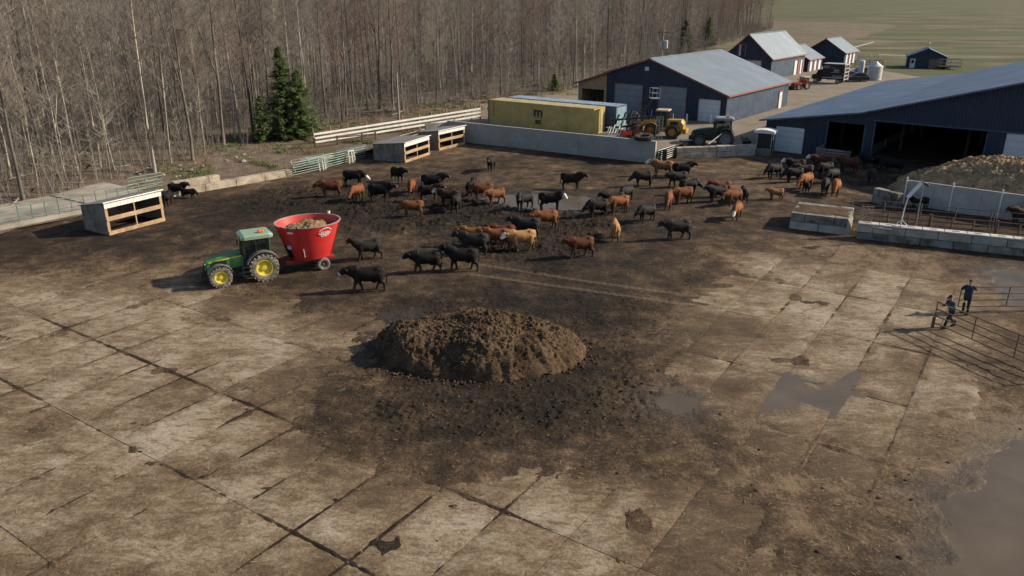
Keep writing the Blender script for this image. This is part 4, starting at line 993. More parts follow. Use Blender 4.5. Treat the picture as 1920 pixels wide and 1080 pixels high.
# ------------------------------------------------------------------ vehicles
RX90 = Matrix.Rotation(R(90), 4, 'X')
def wheel(parent, x, y, Rr, wd, rimR, tyre_m, rim_m, lug=True, n=28, side=1):
    """wheel standing on local z = 0, axle along y"""
    M = Matrix.Translation((x, y, Rr)) @ RX90
    h_ = MB(); h_.lathe([(.01, -wd * .32), (rimR * .30, -wd * .30), (rimR * .30, wd * .30), (.01, wd * .32)], 12, M); hub = h_.build('wheel', rim_m, parent, 'auto')
    t_ = MB(); a = wd / 2
    t_.lathe([(rimR, -a * .80), (rimR * 1.06, -a * .92), ((Rr + rimR) / 2, -a), (Rr * .93, -a * .92), (Rr * .955, -a * .6), (Rr * .96, a * .6), (Rr * .93, a * .92), ((Rr + rimR) / 2, a), (rimR * 1.06, a * .92), (rimR, a * .80)], n, M, close=True)
    if lug:
        for k in range(20):
            for s_ in (-1, 1):
                t0 = 2 * math.pi * (k + (.5 if s_ > 0 else 0)) / 20
                p = [M @ Vector((Rr * .96 * math.cos(t0 + q), Rr * .96 * math.sin(t0 + q), s_ * zz_)) for q, zz_ in ((0.0, .03), (.30, a * .95))]
                mid = (p[0] + p[1]) / 2; t_.bar(p[0], p[1], .10 * Rr, .13 * Rr)
    t_.build('tyre', tyre_m, hub, False)
    r_ = MB(); r_.lathe([(rimR * 1.0, -a * .84), (rimR * 1.0, a * .84), (rimR * .90, a * .84), (rimR * .84, a * .30), (rimR * .45, a * .12), (rimR * .30, a * .40), (.01, a * .42), (.01, -a * .42), (rimR * .30, -a * .40), (rimR * .45, -a * .12), (rimR * .84, -a * .30), (rimR * .90, -a * .84)], n, M, close=True)
    r_.build('rim', rim_m, hub, 'auto'); return hub
def sections(mb, secs):
    """loft of chamfered upright rectangles: (x, halfwidth, z0, z1, chamfer)"""
    V = []; 
    for x, hw, z0, z1, c in secs:
        V += [(x, -hw, z0), (x, hw, z0), (x, hw, z1 - c), (x, hw - c, z1), (x, -hw + c, z1), (x, -hw, z1 - c)]
    F = [tuple(range(5, -1, -1)), tuple(range(len(V) - 6, len(V)))]
    for k in range(len(secs) - 1):
        for j in range(6): F.append((k * 6 + j, k * 6 + (j + 1) % 6, k * 6 + 6 + (j + 1) % 6, k * 6 + 6 + j))
    return mb.add(V, F)
def arc_fender(mb, x, y, z, rad, wd, a0, a1, th=.04, n=10):
    P = []
    for k in range(n + 1):
        t_ = R(a0 + (a1 - a0) * k / n); P.append((x + rad * math.cos(t_), z + rad * math.sin(t_)))
    V = []
    for q in P:
        d = Vector((q[0] - x, q[1] - z)).normalized() * th
        V += [(q[0], y - wd / 2, q[1]), (q[0], y + wd / 2, q[1]), (q[0] + d.x, y + wd / 2, q[1] + d.y), (q[0] + d.x, y - wd / 2, q[1] + d.y)]
    F = [(0, 1, 2, 3), tuple(range(len(V) - 1, len(V) - 5, -1))]
    for k in range(n):
        for j in range(4): F.append((k * 4 + j, k * 4 + (j + 1) % 4, k * 4 + 4 + (j + 1) % 4, k * 4 + 4 + j))
    return mb.add(V, F)
def tractor(label, loc, rz, sc, paint, roofm, rimm, tyrem, fend, stripe=None, bucket=False, beacon=True, drv=None):
    T = thing('tractor', label, 'tractor', loc, rz, scale=sc)
    wb, tr, Rr, Rf = 2.45, .86, .84, .63
    for s_ in (-1, 1):
        wheel(T, 0, s_ * tr, Rr, .50, .50, tyrem, rimm); wheel(T, wb, s_ * (tr - .02), Rf, .40, .37, tyrem, rimm)
    b = MB(); sections(b, [(-.55, .28, .62, 1.05, .05), (.6, .28, .55, 1.05, .05), (2.7, .22, .50, .98, .05)]); b.box((wb, 0, Rf), (.2, 1.4, .18)); b.box((0, 0, Rr), (.35, 1.4, .32), bev=.05); b.build('chassis', black_plastic, T)
    b = MB(); sections(b, [(1.02, .43, .95, 1.78, .12), (1.6, .42, .93, 1.76, .13), (2.5, .38, .90, 1.63, .14), (3.05, .34, .90, 1.48, .14), (3.18, .27, .92, 1.34, .12)]); hd = b.build('hood', paint, T)
    b = MB(); b.box((3.17, 0, 1.10), (.08, .44, .36), bev=.02); b.build('grille', black_plastic, hd)
    for s_ in (-1, 1):
        b = MB(); b.box((3.13, s_ * .22, 1.30), (.10, .15, .10), bev=.02); b.build('headlight', mk('headlight_glass', (.55, .56, .55), .2, .05, 3, 0), hd)
        b = MB(); b.box((2.35, s_ * .405, 1.25), (.75, .02, .42)); b.build('side_grille', black_plastic, hd)
        if stripe: b = MB(); b.bar((1.1, s_ * .437, 1.60), (2.95, s_ * .372, 1.40), .012, .07); b.build('stripe', stripe, hd)
    b = MB(); b.box((3.25, 0, .75), (.35, .62, .42), bev=.06); b.build('front_weight', black_plastic, T)
    cx0, cx1, cw, z0, z1 = -.52, 1.0, .66, 1.05, 2.58
    b = MB(); b.box(((cx0 + cx1) / 2, 0, 1.0), (cx1 - cx0, cw * 2, .16), bev=.03); b.build('cab_floor', black_plastic, T)
    b = MB()
    for s_ in (-1, 1):
        b.bar((cx1, s_ * cw, z0), (cx1 - .12, s_ * (cw + .02), z1), .07, .07); b.bar((.32, s_ * (cw + .04), z0), (.28, s_ * (cw + .04), z1), .06, .06); b.bar((cx0, s_ * cw, 1.45), (cx0 + .06, s_ * cw, z1), .08, .08)
    b.bar((cx1, -cw, z0 + .75), (cx1, cw, z0 + .75), .04, .04); b.build('cab_frame', paint if not stripe else black_plastic, T)
    b = MB(); b.bar((cx0 + .04, -cw - .02, 1.5), (cx0 + .02, -cw - .02, z1), .13, .05); b.bar((cx0 + .04, cw + .02, 1.5), (cx0 + .02, cw + .02, z1), .13, .05); b.build('cab_rear_pillar', paint, T)
    for s_ in (-1, 1):
        b = MB(); b.prism([(cx0 + .1, s_ * (cw + .01), 1.5), (.28, s_ * (cw + .03), 1.25), (.28, s_ * (cw + .03), z1), (cx0 + .1, s_ * (cw + .01), z1)], (0, s_ * .012, 0)); b.build('window_pane', tractor_glass, T)
        b = MB(); b.prism([(.36, s_ * (cw + .03), 1.12), (cx1 - .03, s_ * (cw + .01), 1.12), (cx1 - .13, s_ * (cw + .01), z1), (.34, s_ * (cw + .03), z1)], (0, s_ * .012, 0)); d_ = b.build('door_pane', tractor_glass, T)
        b = MB(); b.box((.45, s_ * (cw + .07), 1.55), (.14, .03, .04)); b.build('door_handle', galv, d_)
    b = MB(); b.prism([(cx1 + .02, -cw + .05, 1.2), (cx1 + .02, cw - .05, 1.2), (cx1 - .10, cw - .05, z1), (cx1 - .10, -cw + .05, z1)], (.012, 0, 0)); b.build('windscreen', tractor_glass, T)
    b = MB(); b.prism([(cx0 - .02, -cw + .07, 1.5), (cx0 - .02, cw - .07, 1.5), (cx0 + .04, cw - .07, z1), (cx0 + .04, -cw + .07, z1)], (-.012, 0, 0)); b.build('rear_window', tractor_glass, T)
    b = MB(); sections(b, [(cx0 - .22, .70, z1, z1 + .16, .05), (cx0, .78, z1 - .02, z1 + .24, .08), (cx1 - .1, .78, z1 - .02, z1 + .24, .08), (cx1 + .12, .70, z1, z1 + .15, .05)]); rf = b.build('cab_roof', roofm, T)
    if beacon: b = MB(); b.box((-.12, .35, z1 + .31), (.34, .22, .15), bev=.05); b.build('beacon', orange_lamp, rf)
    b = MB(); b.box((.0, 0, 1.35), (.5, .5, .14), bev=.04); b.box((-.25, 0, 1.72), (.14, .48, .7), bev=.05); b.build('seat', dark_inside, T)
    b = MB(); b.tube([(.85, 0, 1.15), (.62, 0, 1.62)], .03, 6); b.lathe([(.18, -.015), (.21, 0), (.18, .015)], 14, Matrix.Translation((.60, 0, 1.64)) @ Matrix.Rotation(R(-35), 4, 'Y'), close=True); b.build('steering_wheel', dark_inside, T)
    for s_ in (-1, 1):
        b = MB(); arc_fender(b, 0, s_ * (tr - .02), Rr, Rr + .13, .52, 20, 150); b.build('rear_fender', fend, T)
        b = MB(); arc_fender(b, wb, s_ * (tr - .03), Rf, Rf + .09, .36, 25, 165, .03); b.build('front_fender', fend, T)
        b = MB(); b.bar((.98, s_ * (cw + .02), 1.95), (1.06, s_ * (cw + .38), 2.0), .03, .03); b.box((1.07, s_ * (cw + .42), 2.02), (.05, .16, .34), bev=.01); b.build('mirror', black_plastic, T)
    b = MB()
    for k in range(3): b.box((.98, .80, .45 + k * .26), (.42, .22, .035))
    for x_ in (.78, 1.18): b.bar((x_, .82, .40), (x_, .80, 1.05), .03, .04)
    b.build('step', grey_fender, T)
    b = MB(); b.tube([(1.12, .46, 1.65), (1.12, .50, 2.0), (1.10, .50, 2.75)], [.07, .075, .05], 10); b.build('exhaust', black_plastic, T, 'auto')
    b = MB(); b.bar((-.5, 0, .62), (-1.05, 0, .52), .12, .08); b.bar((-.5, .4, .62), (-1.1, .38, .55), .07, .06); b.bar((-.5, -.4, .62), (-1.1, -.38, .55), .07, .06); b.build('hitch', black_plastic, T)
    b = MB(); b.box((.75, -.62, .72), (.75, .32, .42), bev=.06); b.build('fuel_tank', black_plastic, T)
    if bucket:
        for s_ in (-1, 1):
            b = MB(); b.bar((1.0, s_ * .62, 1.35), (2.6, s_ * .62, 1.25), .10, .18); b.bar((2.6, s_ * .62, 1.25), (3.7, s_ * .62, .45), .10, .16); b.build('loader_arm', paint, T)
        b = MB(); b.prism([(3.7, -.95, .1), (4.5, -.95, .05), (4.5, -.95, .12), (3.85, -.95, .2), (3.8, -.95, .85), (3.7, -.95, .85)], (0, 1.9, 0)); b.build('bucket', black_metal, T)
    return T
GT_RZ = R(208); ff = Vector((math.cos(GT_RZ), math.sin(GT_RZ), 0)); lf = Vector((-ff.y, ff.x, 0))
gt_loc = G(498, 526) - lf * .86 * .98
stripe_m = mk('yellow_stripe', (.62, .55, .06), .5, .06, 3, 0)
tractor('green tractor with yellow wheels and pale roof pulling the red wagon', gt_loc, GT_RZ, .98, green_paint, green_pale, rim_yellow, rubber_muddy, grey_fender, stripe_m)
a_, b_ = G(1313.5, 275, .75), G(1362, 277, .72); hz_ = ang2(b_, a_); fr_ = Vector((math.cos(hz_), math.sin(hz_), 0)); lr_ = Vector((-fr_.y, fr_.x, 0))
tractor('dark green tractor parked behind the block wall near the workshop', b_ - lr_ * .9 + fr_ * .2, hz_, 1.06, dark_tractor_paint, mk('dark_roof', (.19, .22, .24), .4), mk('dark_rim', (.15, .16, .16), .5), rubber, dark_tractor_paint)
a_, b_ = G(1497, 169.5, ZA), G(1508, 168, ZA); hz_ = R(205)
tractor('small orange tractor with front bucket parked before the tall barn', b_ + Vector((.2, .8, 0)), hz_, .72, orange_paint, mk('cab_white', (.4, .38, .36), .5), mk('pale_rim', (.5, .45, .4), .6), rubber, orange_paint, bucket=True)

# red vertical feed mixer
MX = Vector((-12.15, 45.0, 0)); MRZ = R(207)
mx = thing('feed_mixer', 'red tub feed mixer wagon full of feed behind the green tractor', 'feed mixer', MX, MRZ)
SX, SY = 1.10, .92; zb_, zt_ = .82, 2.92; rb_, rt_ = 1.12, 1.76
b = MB(); b.lathe([(rb_ * .98, zb_ - .04), (rb_, zb_), (lerp(rb_, rt_, .33) + .01, lerp(zb_, zt_, .33)), (lerp(rb_, rt_, .66) + .01, lerp(zb_, zt_, .66)), (rt_, zt_), (rt_ - .05, zt_), (lerp(rb_, rt_, .6) - .05, lerp(zb_, zt_, .6)), (rb_ - .05, zb_ + .06), (.01, zb_ + .06)], 56, None, SX, SY)
tub = b.build('tub', red_tub, mx, 'auto')
b = MB(); b.lathe([(rt_ - .06, zt_ - .03), (rt_ + .02, zt_ - .03), (rt_ + .02, zt_ + .02), (rt_ - .06, zt_ + .02)], 56, None, SX, SY, close=True); b.build('rim_band', mk('rim_rubber', (.30, .26, .25), .6, .15, 3, .05, dirt=(.12, .10, .09), damt=.4), tub, 'auto')
def tubp(t_, z_, o_=.02):
    r_ = lerp(rb_, rt_, (z_ - zb_) / (zt_ - zb_)) + o_; return Vector((r_ * SX * math.cos(t_), r_ * SY * math.sin(t_), z_))
for k in range(7):
    t_ = R(-35 + k * 16) + math.pi * .0; b = MB(); b.bar(tubp(t_, zt_ - .06, .03), tubp(t_, zt_ + .05, .03), .07, .03); b.build('rim_clip', black_plastic, tub)
for t_ in (R(62), R(150), R(240), R(330)):
    b = MB(); b.bar(tubp(t_, zb_ + .02), tubp(t_, zt_ - .08), .035, .07); b.build('rib', red_tub, tub)
b = MB(); t0 = R(18)
V = [tubp(t0 + dt, z_, .03) for z_, dts in ((zb_ + .12, (-.28, 0, .28)), (zb_ + .85, (-.26, 0, .26))) for dt in dts]
b.add(V, [(0, 1, 4, 3), (1, 2, 5, 4)]); o = b.build('discharge_door', black_plastic, tub); so = o.modifiers.new('t', 'SOLIDIFY'); so.thickness = .05
b = MB(); b.bar(tubp(R(28), 1.65, .08), tubp(R(38), 1.65, .08), .06, .2); b.build('work_lamp', mk('lamp_blue_white', (.5, .6, .7), .3, .1, 2, 0), tub)
b = MB(); b.bar(tubp(R(66), zb_ + .2, .05), tubp(R(66), zb_ + .75, .07), .035, .035); b.build('grab_handle', decal_white, tub)
b = MB(); b.box((.15, 0, .66), (2.9, 1.15, .22), bev=.03); b.prism([(1.2, -.55, .58), (1.2, .55, .58), (1.95, .10, .55), (1.95, -.10, .55)], (0, 0, .22)); b.build('chassis', red_dark, mx)
b = MB(); b.bar((1.7, 0, .62), (2.2, 0, .58), .14, .12); b.tube([(1.2, 0, .95), (2.3, 0, .74)], .06, 8); b.build('drawbar', red_dark, mx)
b = MB(); b.box((-.55, 0, .45), (.16, 1.2, .16)); b.box((-.55, .4, .56), (.4, .12, .2)); b.box((-.55, -.4, .56), (.4, .12, .2)); b.build('axle', black_metal, mx)
for s_ in (-1, 1): wheel(mx, -.55, s_ * .78, .40, .34, .22, rubber_muddy, mk('dusty_rim', (.16, .15, .13), .7, .2, 3), False, 20)
for k in range(3):
    b = MB(); b.tube([(1.25, .12 * (k - 1), .95), (1.8, .18 * (k - 1), .72 - .05 * k), (2.3, .10 * (k - 1), .95)], .018, 6); b.build('hose', black_plastic, mx, 'auto')
# lettering on the tub
def on_tub(txt, sz, tc, z_):
    mm = text_mesh(txt, sz, .004); mm.materials.append(decal_white)
    for v in mm.vertices:
        x, y, zz_ = v.co; zq = z_ + y; rr_ = lerp(rb_, rt_, (zq - zb_) / (zt_ - zb_)) * 1.02
        p = tubp(tc + x / rr_, zq, .022 + zz_); v.co = p
    link(bpy.data.objects.new('lettering', mm), tub)
on_tub('KUHN', .20, R(112), 2.42); on_tub('KNIGHT', .13, R(112), 2.24)
b = MB(); b.bar(tubp(R(40), 2.62, .03), tubp(R(52), 2.62, .03), .012, .10); b.build('name_plate', decal_white, tub)
b = MB(); b.tube([tubp(R(112) + q, 2.62 + zq, .03) for q, zq in ((-.22, 0), (-.08, .13), (0, .15), (.08, .13), (.22, 0))], .022, 5); b.build('logo_roof', decal_white, tub)
b = MB(); b.tube([tubp(R(112) + q, 2.40 + zq, .03) for q, zq in ((-.22, .18), (-.25, .08), (-.18, -.01), (0, -.035), (.18, -.01), (.25, .08), (.22, .18))], .014, 5); b.build('logo_curve', decal_white, tub)
b = MB(); b.tube([tubp(R(-140), zt_ + .02, .05), tubp(R(-140), zt_ + .16, .08)], .09, 8); b.build('marker_lamp', mk('pale_yellow_lamp', (.7, .68, .35), .5), tub)
# feed in the tub
fm = heap_mat('mixed_feed', [(.3, (.10, .075, .035)), (.45, (.22, .165, .08)), (.6, (.34, .265, .14)), (.75, (.42, .34, .2))], 1.6)
fo, fv = heap('feed', MX.x, MX.y, 1.50 * SX, 1.50 * SY, MRZ, lambda r, lx, ly, x, y: 2.42 + .40 * np.clip(1 - r ** 2.2, 0, 1) + .16 * fbm(x, y, 1.4, 3), fm, 40, 90, .16)
tag(fo, 'straw-coloured feed heaped inside the red mixer tub', 'feed')

# yellow wheel loader
a_, b_ = G(1216, 257.5, ZA), G(1259, 260.5, ZA); hz_ = ang2(b_, a_); fr_ = Vector((math.cos(hz_), math.sin(hz_), 0)); lr_ = Vector((-fr_.y, fr_.x, 0))
yl = thing('wheel_loader', 'yellow wheel loader with pale cab roof parked behind the junk', 'wheel loader', b_ - lr_ * .95, hz_, scale=.93)
Lw = (a_ - b_).length
for s_ in (-1, 1):
    wheel(yl, 0, s_ * .95, .78, .52, .40, rubber, mk('orange_rim', (.50, .20, .02), .5), True, 24); wheel(yl, Lw, s_ * .95, .78, .52, .40, rubber, MATS['orange_rim'], True, 24)
b = MB(); sections(b, [(-1.15, .62, .9, 1.75, .15), (-.9, .70, .85, 2.10, .18), (.75, .70, .85, 2.05, .12)]); hdl = b.build('engine_hood', yellow_paint, yl)
for s_ in (-1, 1): b = MB(); b.box((-.1, s_ * .71, 1.75), (.9, .03, .38)); b.build('hood_vent', black_plastic, hdl)
b = MB(); b.box((-1.3, 0, .85), (.45, 1.5, .55), bev=.06); b.build('counterweight', yellow_paint, yl)
b = MB(); b.box((Lw / 2, 0, .85), (Lw + .4, .6, .5), bev=.05); b.box((.4, .0, 1.05), (1.6, 1.5, .3), bev=.04); b.build('frame', yellow_paint, yl)
b = MB(); b.box((1.35, 0, 1.38), (1.25, 1.4, .5), bev=.05)
for x_ in (.8, 1.9):
    for s_ in (-1, 1): b.bar((x_, s_ * .66, 1.6), (x_, s_ * .62, 3.0), .09, .09)
b.build('cab_frame', black_plastic, yl)
b = MB(); b.box((1.35, 0, 3.06), (1.5, 1.5, .16), bev=.05); b.build('cab_roof', mk('cab_roof_tan', (.56, .38, .25), .6), yl)
for s_ in (-1, 1): b = MB(); b.box((1.35, s_ * .63, 2.3), (1.0, .015, 1.3)); b.build('window_pane', tractor_glass, yl)
b = MB(); b.box((1.92, 0, 2.3), (.015, 1.15, 1.3)); b.build('windscreen', tractor_glass, yl)
b = MB(); b.box((1.2, 0, 1.85), (.5, .5, .5), bev=.06); b.build('seat', dark_inside, yl)
for s_ in (-1, 1):
    b = MB(); b.bar((2.1, s_ * .42, 1.75), (3.6, s_ * .42, 1.55), .14, .28); b.bar((3.6, s_ * .42, 1.55), (4.6, s_ * .42, .6), .14, .26); b.build('lift_arm', yellow_paint, yl)
    b = MB(); arc_fender(b, Lw, s_ * .95, .78, .92, .5, 30, 150); b.build('fender', yellow_paint, yl)
b = MB(); b.prism([(4.4, -1.25, .1), (5.5, -1.25, .05), (5.5, -1.25, .13), (4.65, -1.25, .25), (4.6, -1.25, 1.15), (4.4, -1.25, 1.15)], (0, 2.5, 0)); b.build('bucket', black_metal, yl)
b = MB(); b.tube([(.3, -.35, 2.0), (.3, -.35, 2.65)], .05, 8); b.build('exhaust', galv, yl, 'auto')

# black box truck
a_, b_ = G(1524, 153, ZA), G(1584, 157, ZA); hz_ = ang2(b_, a_); LT = (a_ - b_).length
tk = thing('box_truck', 'black box truck with pale emblem parked beside the small sheds', 'truck', b_, hz_)
blk_p = mk('truck_black', (.012, .013, .018), .35, .2, 2, .02)
b = MB(); b.box((LT * .34, 0, 2.05), (LT * .66, 2.2, 2.35), bev=.04); bx = b.build('cargo_box', blk_p, tk)
b = MB(); b.box((LT * .34, 1.105, .95), (LT * .62, .03, .12)); b.box((LT * .34, -1.105, .95), (LT * .62, .03, .12)); b.build('side_rail', galv, bx)
b = MB(); b.box((LT * .34, 0, 3.26), (LT * .66, 2.25, .06)); b.build('roof_panel', galv, bx)
b = MB(); b.tube([(LT * .36 + .55 * math.cos(q), 1.115, 2.2 + .38 * math.sin(q)) for q in np.linspace(R(60), R(300), 14)], .05, 5); b.build('emblem', mk('pale_print', (.28, .32, .38), .6), bx)
for k in range(2): b = MB(); b.box((LT * .24, 1.112, 2.25 - k * .3), (.9, .012, .16)); b.build('emblem', MATS['pale_print'], bx)
for k in range(2): b = MB(); b.box((LT * .55, 1.112, 2.85 - k * .24), (1.0, .012, .12)); b.build('emblem', MATS['pale_print'], bx)
for k in range(2): b = MB(); b.box((LT * .2, 1.112, 1.30 - k * .2), (1.7, .012, .09)); b.build('emblem', MATS['pale_print'], bx)
b = MB()
for s_ in (-1, 1): b.box((-.05, s_ * 1.02, 1.9), (.08, .16, 2.7))
for k in range(5): b.box((-.05, 0, .75 + k * .6), (.06, 2.0, .12))
b.build('rear_frame', mk('frame_pale', (.5, .47, .44), .5), tk)
b = MB(); sections(b, [(LT * .68, 1.0, .6, 2.25, .2), (LT * .82, 1.0, .6, 2.20, .3), (LT * .88, .95, .6, 1.45, .15), (LT, .85, .6, 1.3, .15)]); cb = b.build('cab', blk_p, tk)
b = MB(); b.prism([(LT * .825, -.8, 2.1), (LT * .825, .8, 2.1), (LT * .883, .8, 1.5), (LT * .883, -.8, 1.5)], (.02, 0, .02)); b.build('windscreen', tractor_glass, cb)
for s_ in (-1, 1):
    b = MB(); b.box((LT * .75, s_ * 1.005, 1.8), (LT * .11, .012, .5)); b.build('window_pane', tractor_glass, cb)
    b = MB(); b.box((LT - .02, s_ * .6, 1.0), (.06, .3, .2)); b.build('headlight', MATS['headlight_glass'], cb)
    for x_ in (LT * .17, LT * .86): wheel(tk, x_, s_ * .92, .42, .28, .24, rubber, galv, False, 18)
b = MB(); b.box((LT * .45, 0, .72), (LT * .9, .8, .25)); b.build('chassis', black_metal, tk)
# grain bin
p = G(1638, 150, ZA); T = thing('grain_bin', 'small silver grain bin with conical roof beside the box truck', 'grain bin', p, 0)
prof = []
for k in range(17): prof.append((1.22 + (.02 if k % 2 else 0), .15 * k))
b = MB(); b.lathe(prof, 28); b.build('bin_wall', galv, T)
b = MB(); b.lathe([(1.28, 2.4), (.3, 3.05), (.25, 3.15), (.01, 3.18)], 28); b.build('cone_roof', mk('pale_metal', (.62, .62, .60), .4, .08, 2, 0, metal=.3), T, 'auto')
for k in range(3):
    b = MB(); t_ = R(20 + k * 120); b.bar((1.26 * math.cos(t_), 1.26 * math.sin(t_), -.05), (1.26 * math.cos(t_), 1.26 * math.sin(t_), 2.4), .09, .09); b.build('stiffener', galv, T)
b = MB(); p2 = p + Vector((-1.7, 1.9, 0)); b.tube([p2, p2 + Vector((0, 0, 3.0))], .5, 14); b.lathe([(.5, 3.0), (.42, 3.25), (.01, 3.32)], 14, Matrix.Translation(p2)); tag(b.build('water_tank', mk('tank_white', (.55, .56, .56), .5), smooth='auto'), 'white tank with domed top behind the grain bin', 'tank')
# parked dark cars behind the truck
for k, (u, v, hz_, col, lab) in enumerate(((1604, 153, 188, (.014, .016, .022), 'black car parked between the box truck and the grain bin'), (1612, 142, 190, (.02, .024, .034), 'dark car parked farther back near the grain bin'))):
    p = G(u, v, ZA); T = thing('car', lab, 'car', p, R(hz_))
    pm = mk('car_paint%d' % k, col, .3, .1, 2, .0)
    b = MB(); sections(b, [(-2.2, .78, .35, .95, .1), (-2.0, .86, .28, 1.02, .1), (1.0, .88, .28, .98, .1), (2.0, .84, .3, .80, .12), (2.25, .7, .35, .66, .1)]); b.build('body', pm, T)
    b = MB(); sections(b, [(-1.9, .70, .96, 1.0, .02), (-1.3, .68, .96, 1.48, .12), (.2, .68, .96, 1.48, .12), (1.05, .74, .96, 1.0, .02)]); b.build('cabin_glass', MATS['dark_pane'], T)
    b = MB(); sections(b, [(-1.35, .64, 1.44, 1.52, .05), (.2, .64, 1.44, 1.52, .05)]); b.build('roof', pm, T)
    for x_ in (-1.35, 1.4):
        for s_ in (-1, 1): wheel(T, x_, s_ * .76, .33, .22, .2, rubber, galv, False, 16)

# stairs with railed platform in front of the workshop
p = G(1186, 237, ZA); T = thing('mobile_stairs', 'dark metal stairs with white-railed platform in front of the grey door', 'stairs', p, R(12))
for k in range(9): b = MB(); b.box((.25 + k * .22, 0, .3 + k * .33), (.26, .8, .04)); b.build('step', black_metal, T)
for s_ in (-1, 1):
    b = MB(); b.bar((.05, s_ * .42, .05), (2.1, s_ * .42, 3.1), .05, .14); b.build('stringer', black_metal, T)
    b = MB(); b.bar((-.1, s_ * .42, .9), (1.9, s_ * .42, 3.9), .04, .04); b.build('hand_rail', black_metal, T)
b = MB(); b.box((2.5, 0, 3.15), (1.0, .9, .06)); b.build('platform', galv, T)
for x_ in (2.05, 2.95):
    for s_ in (-1, 1): b = MB(); b.tube([(x_, s_ * .43, 0), (x_, s_ * .43, 3.12)], .035, 6); b.build('post', black_metal, T); b = MB(); b.tube([(x_, s_ * .43, 3.18), (x_, s_ * .43, 4.35)], .022, 6); b.build('rail_post', galv, T)
for zq in (3.75, 4.3):
    for s_ in (-1, 1): b = MB(); b.tube([(2.05, s_ * .43, zq), (2.95, s_ * .43, zq)], .022, 6); b.build('rail', galv, T)
# junk on the apron behind the wall
def tyre_thing(label, p, Rr, wd, rot, mat=rubber):
    T = thing('loose_tyre', label, 'tyre', p); T.rotation_euler = rot
    b = MB(); a = wd / 2
    b.lathe([(Rr * .55, -a * .8), (Rr * .75, -a), (Rr * .95, -a * .85), (Rr, 0), (Rr * .95, a * .85), (Rr * .75, a), (Rr * .55, a * .8)], 26, None, close=True)
    b.build('carcass', mat, T, 'auto')
    for k in range(18):
        t_ = 2 * math.pi * k / 18; c_ = MB(); c_.bar((Rr * .97 * math.cos(t_), Rr * .97 * math.sin(t_), -a * .85), (Rr * .97 * math.cos(t_ + .15), Rr * .97 * math.sin(t_ + .15), a * .85), .10 * Rr, .10 * Rr); c_.build('lug', mat, T)
    return T
wz_ = 2.24; tp = lerp(WALL_A, WALL_B, .945); tyre_thing('big black tyre lying on top of the concrete wall end', Vector((tp.x + .1, tp.y + .15, wz_ + .2)), .95, .42, (R(4), R(-3), 0))
tyre_thing('large upright tyre leaning near the yellow loader, with pale streaks', G(1186, 240, ZA) + Vector((0, .4, 1.0)), .85, .42, (R(70), R(25), R(-50)), mk('streaked_tyre', (.05, .05, .05), .8, .3, 2, .1, dirt=(.35, .35, .33), damt=.4, dscale=2.2))
for k in range(2):
    p = G(1231.5 + k * 5.5, 264, ZA) + Vector((0, -1.2 * 0, 0)); T = thing('ladder_rack', ['left', 'right'][k] + ' grey ladder-like rack standing before the yellow loader', 'rack', p, R(-20)); T.rotation_euler[0] = R(-4)
    for s_ in (-.17, .17): b = MB(); b.bar((s_, 0, 0), (s_, 0, 2.55), .05, .05); b.build('stile', pipe_grey, T)
    for j in range(9): b = MB(); b.bar((-.17, 0, .15 + j * .29), (.17, 0, .15 + j * .29), .03, .04); b.build('rung', pipe_grey, T)
p = G(1174, 259, ZA) + Vector((0, .3, 0)); T = thing('red_crate', 'bright red plastic crate among the junk behind the wall', 'crate', p, R(15), scale=.72); rp_ = mk('red_plastic', (.62, .05, .02), .5, .1, 2)
for s_, d in (((0, -.5, .75), (1.5, .05, .6)), ((0, .5, .75), (1.5, .05, .6)), ((-.75, 0, .75), (.05, .95, .6)), ((.75, 0, .75), (.05, .95, .6)), ((0, 0, .45), (1.45, .95, .05))): b = MB(); b.box(s_, d); b.build('crate_side', rp_, T)
for s_ in (-.6, .6): b = MB(); b.box((s_, 0, .2), (.12, .9, .45)); b.build('skid', wood_dark, T)
p = G(1200, 258, ZA); T = thing('steel_trestle', 'dark red steel trestle lying among the junk', 'trestle', p, R(-25))
for s_ in (-.35, .35): b = MB(); b.bar((-1.3, s_, .75), (1.2, s_, .6), .1, .12); b.build('beam', red_dark, T)
for x_ in (-1.2, 0, 1.1): b = MB(); b.bar((x_, -.35, .68), (x_, .35, .68), .1, .1); b.build('cross_beam', red_dark, T)
for x_ in (-1.1, 1.0): b = MB(); b.box((x_, 0, .3), (.2, .6, .6)); b.build('support', wood_dark, T)
p = G(1152, 257, ZA); T = thing('white_rack', 'heap of white broken racks at the end of the yellow container', 'rack', p, R(-30))
for k in range(7): b = MB(); b.bar((-.9 + k * .3, -.4, .0), (-.75 + k * .3 + random.uniform(-.1, .1), .35, 1.15 + random.uniform(-.3, .3)), .07, .09); b.build('slat', white_paint, T)
for zq in (.45, .95): b = MB(); b.bar((-1.0, 0, zq), (1.1, .1, zq - .1), .06, .09); b.build('bar', white_paint, T)
p = G(1206, 252, ZA); T = thing('dark_implement', 'black folded implement frame between the loader and the wall', 'implement', p + Vector((-.9, .8, 0)), R(10), scale=1.35)
for k in range(6): b = MB(); b.bar((-2 + k * .6, -.3, .1), (-1.2 + k * .55, .4, 1.5 + .15 * (k % 3)), .1, .12); b.build('arm', black_metal, T)
for zq in (.5, 1.1): b = MB(); b.bar((-2.0, 0, zq), (1.6, 0, zq + .2), .14, .14); b.build('beam', black_metal, T)
b = MB(); b.box((.2, .2, .5), (1.0, .8, .9), bev=.1); b.build('gearbox', black_metal, T)
for s_ in (-1.6, 1.3): b = MB(); b.bar((s_, -.2, .2), (s_ + .9, -.2, 1.6), .07, .07); b.build('strut', galv, T)
p = G(1290, 274, .75); T = thing('snow_blade', 'small black and white blade implement in front of the dark tractor', 'implement', p, R(5))
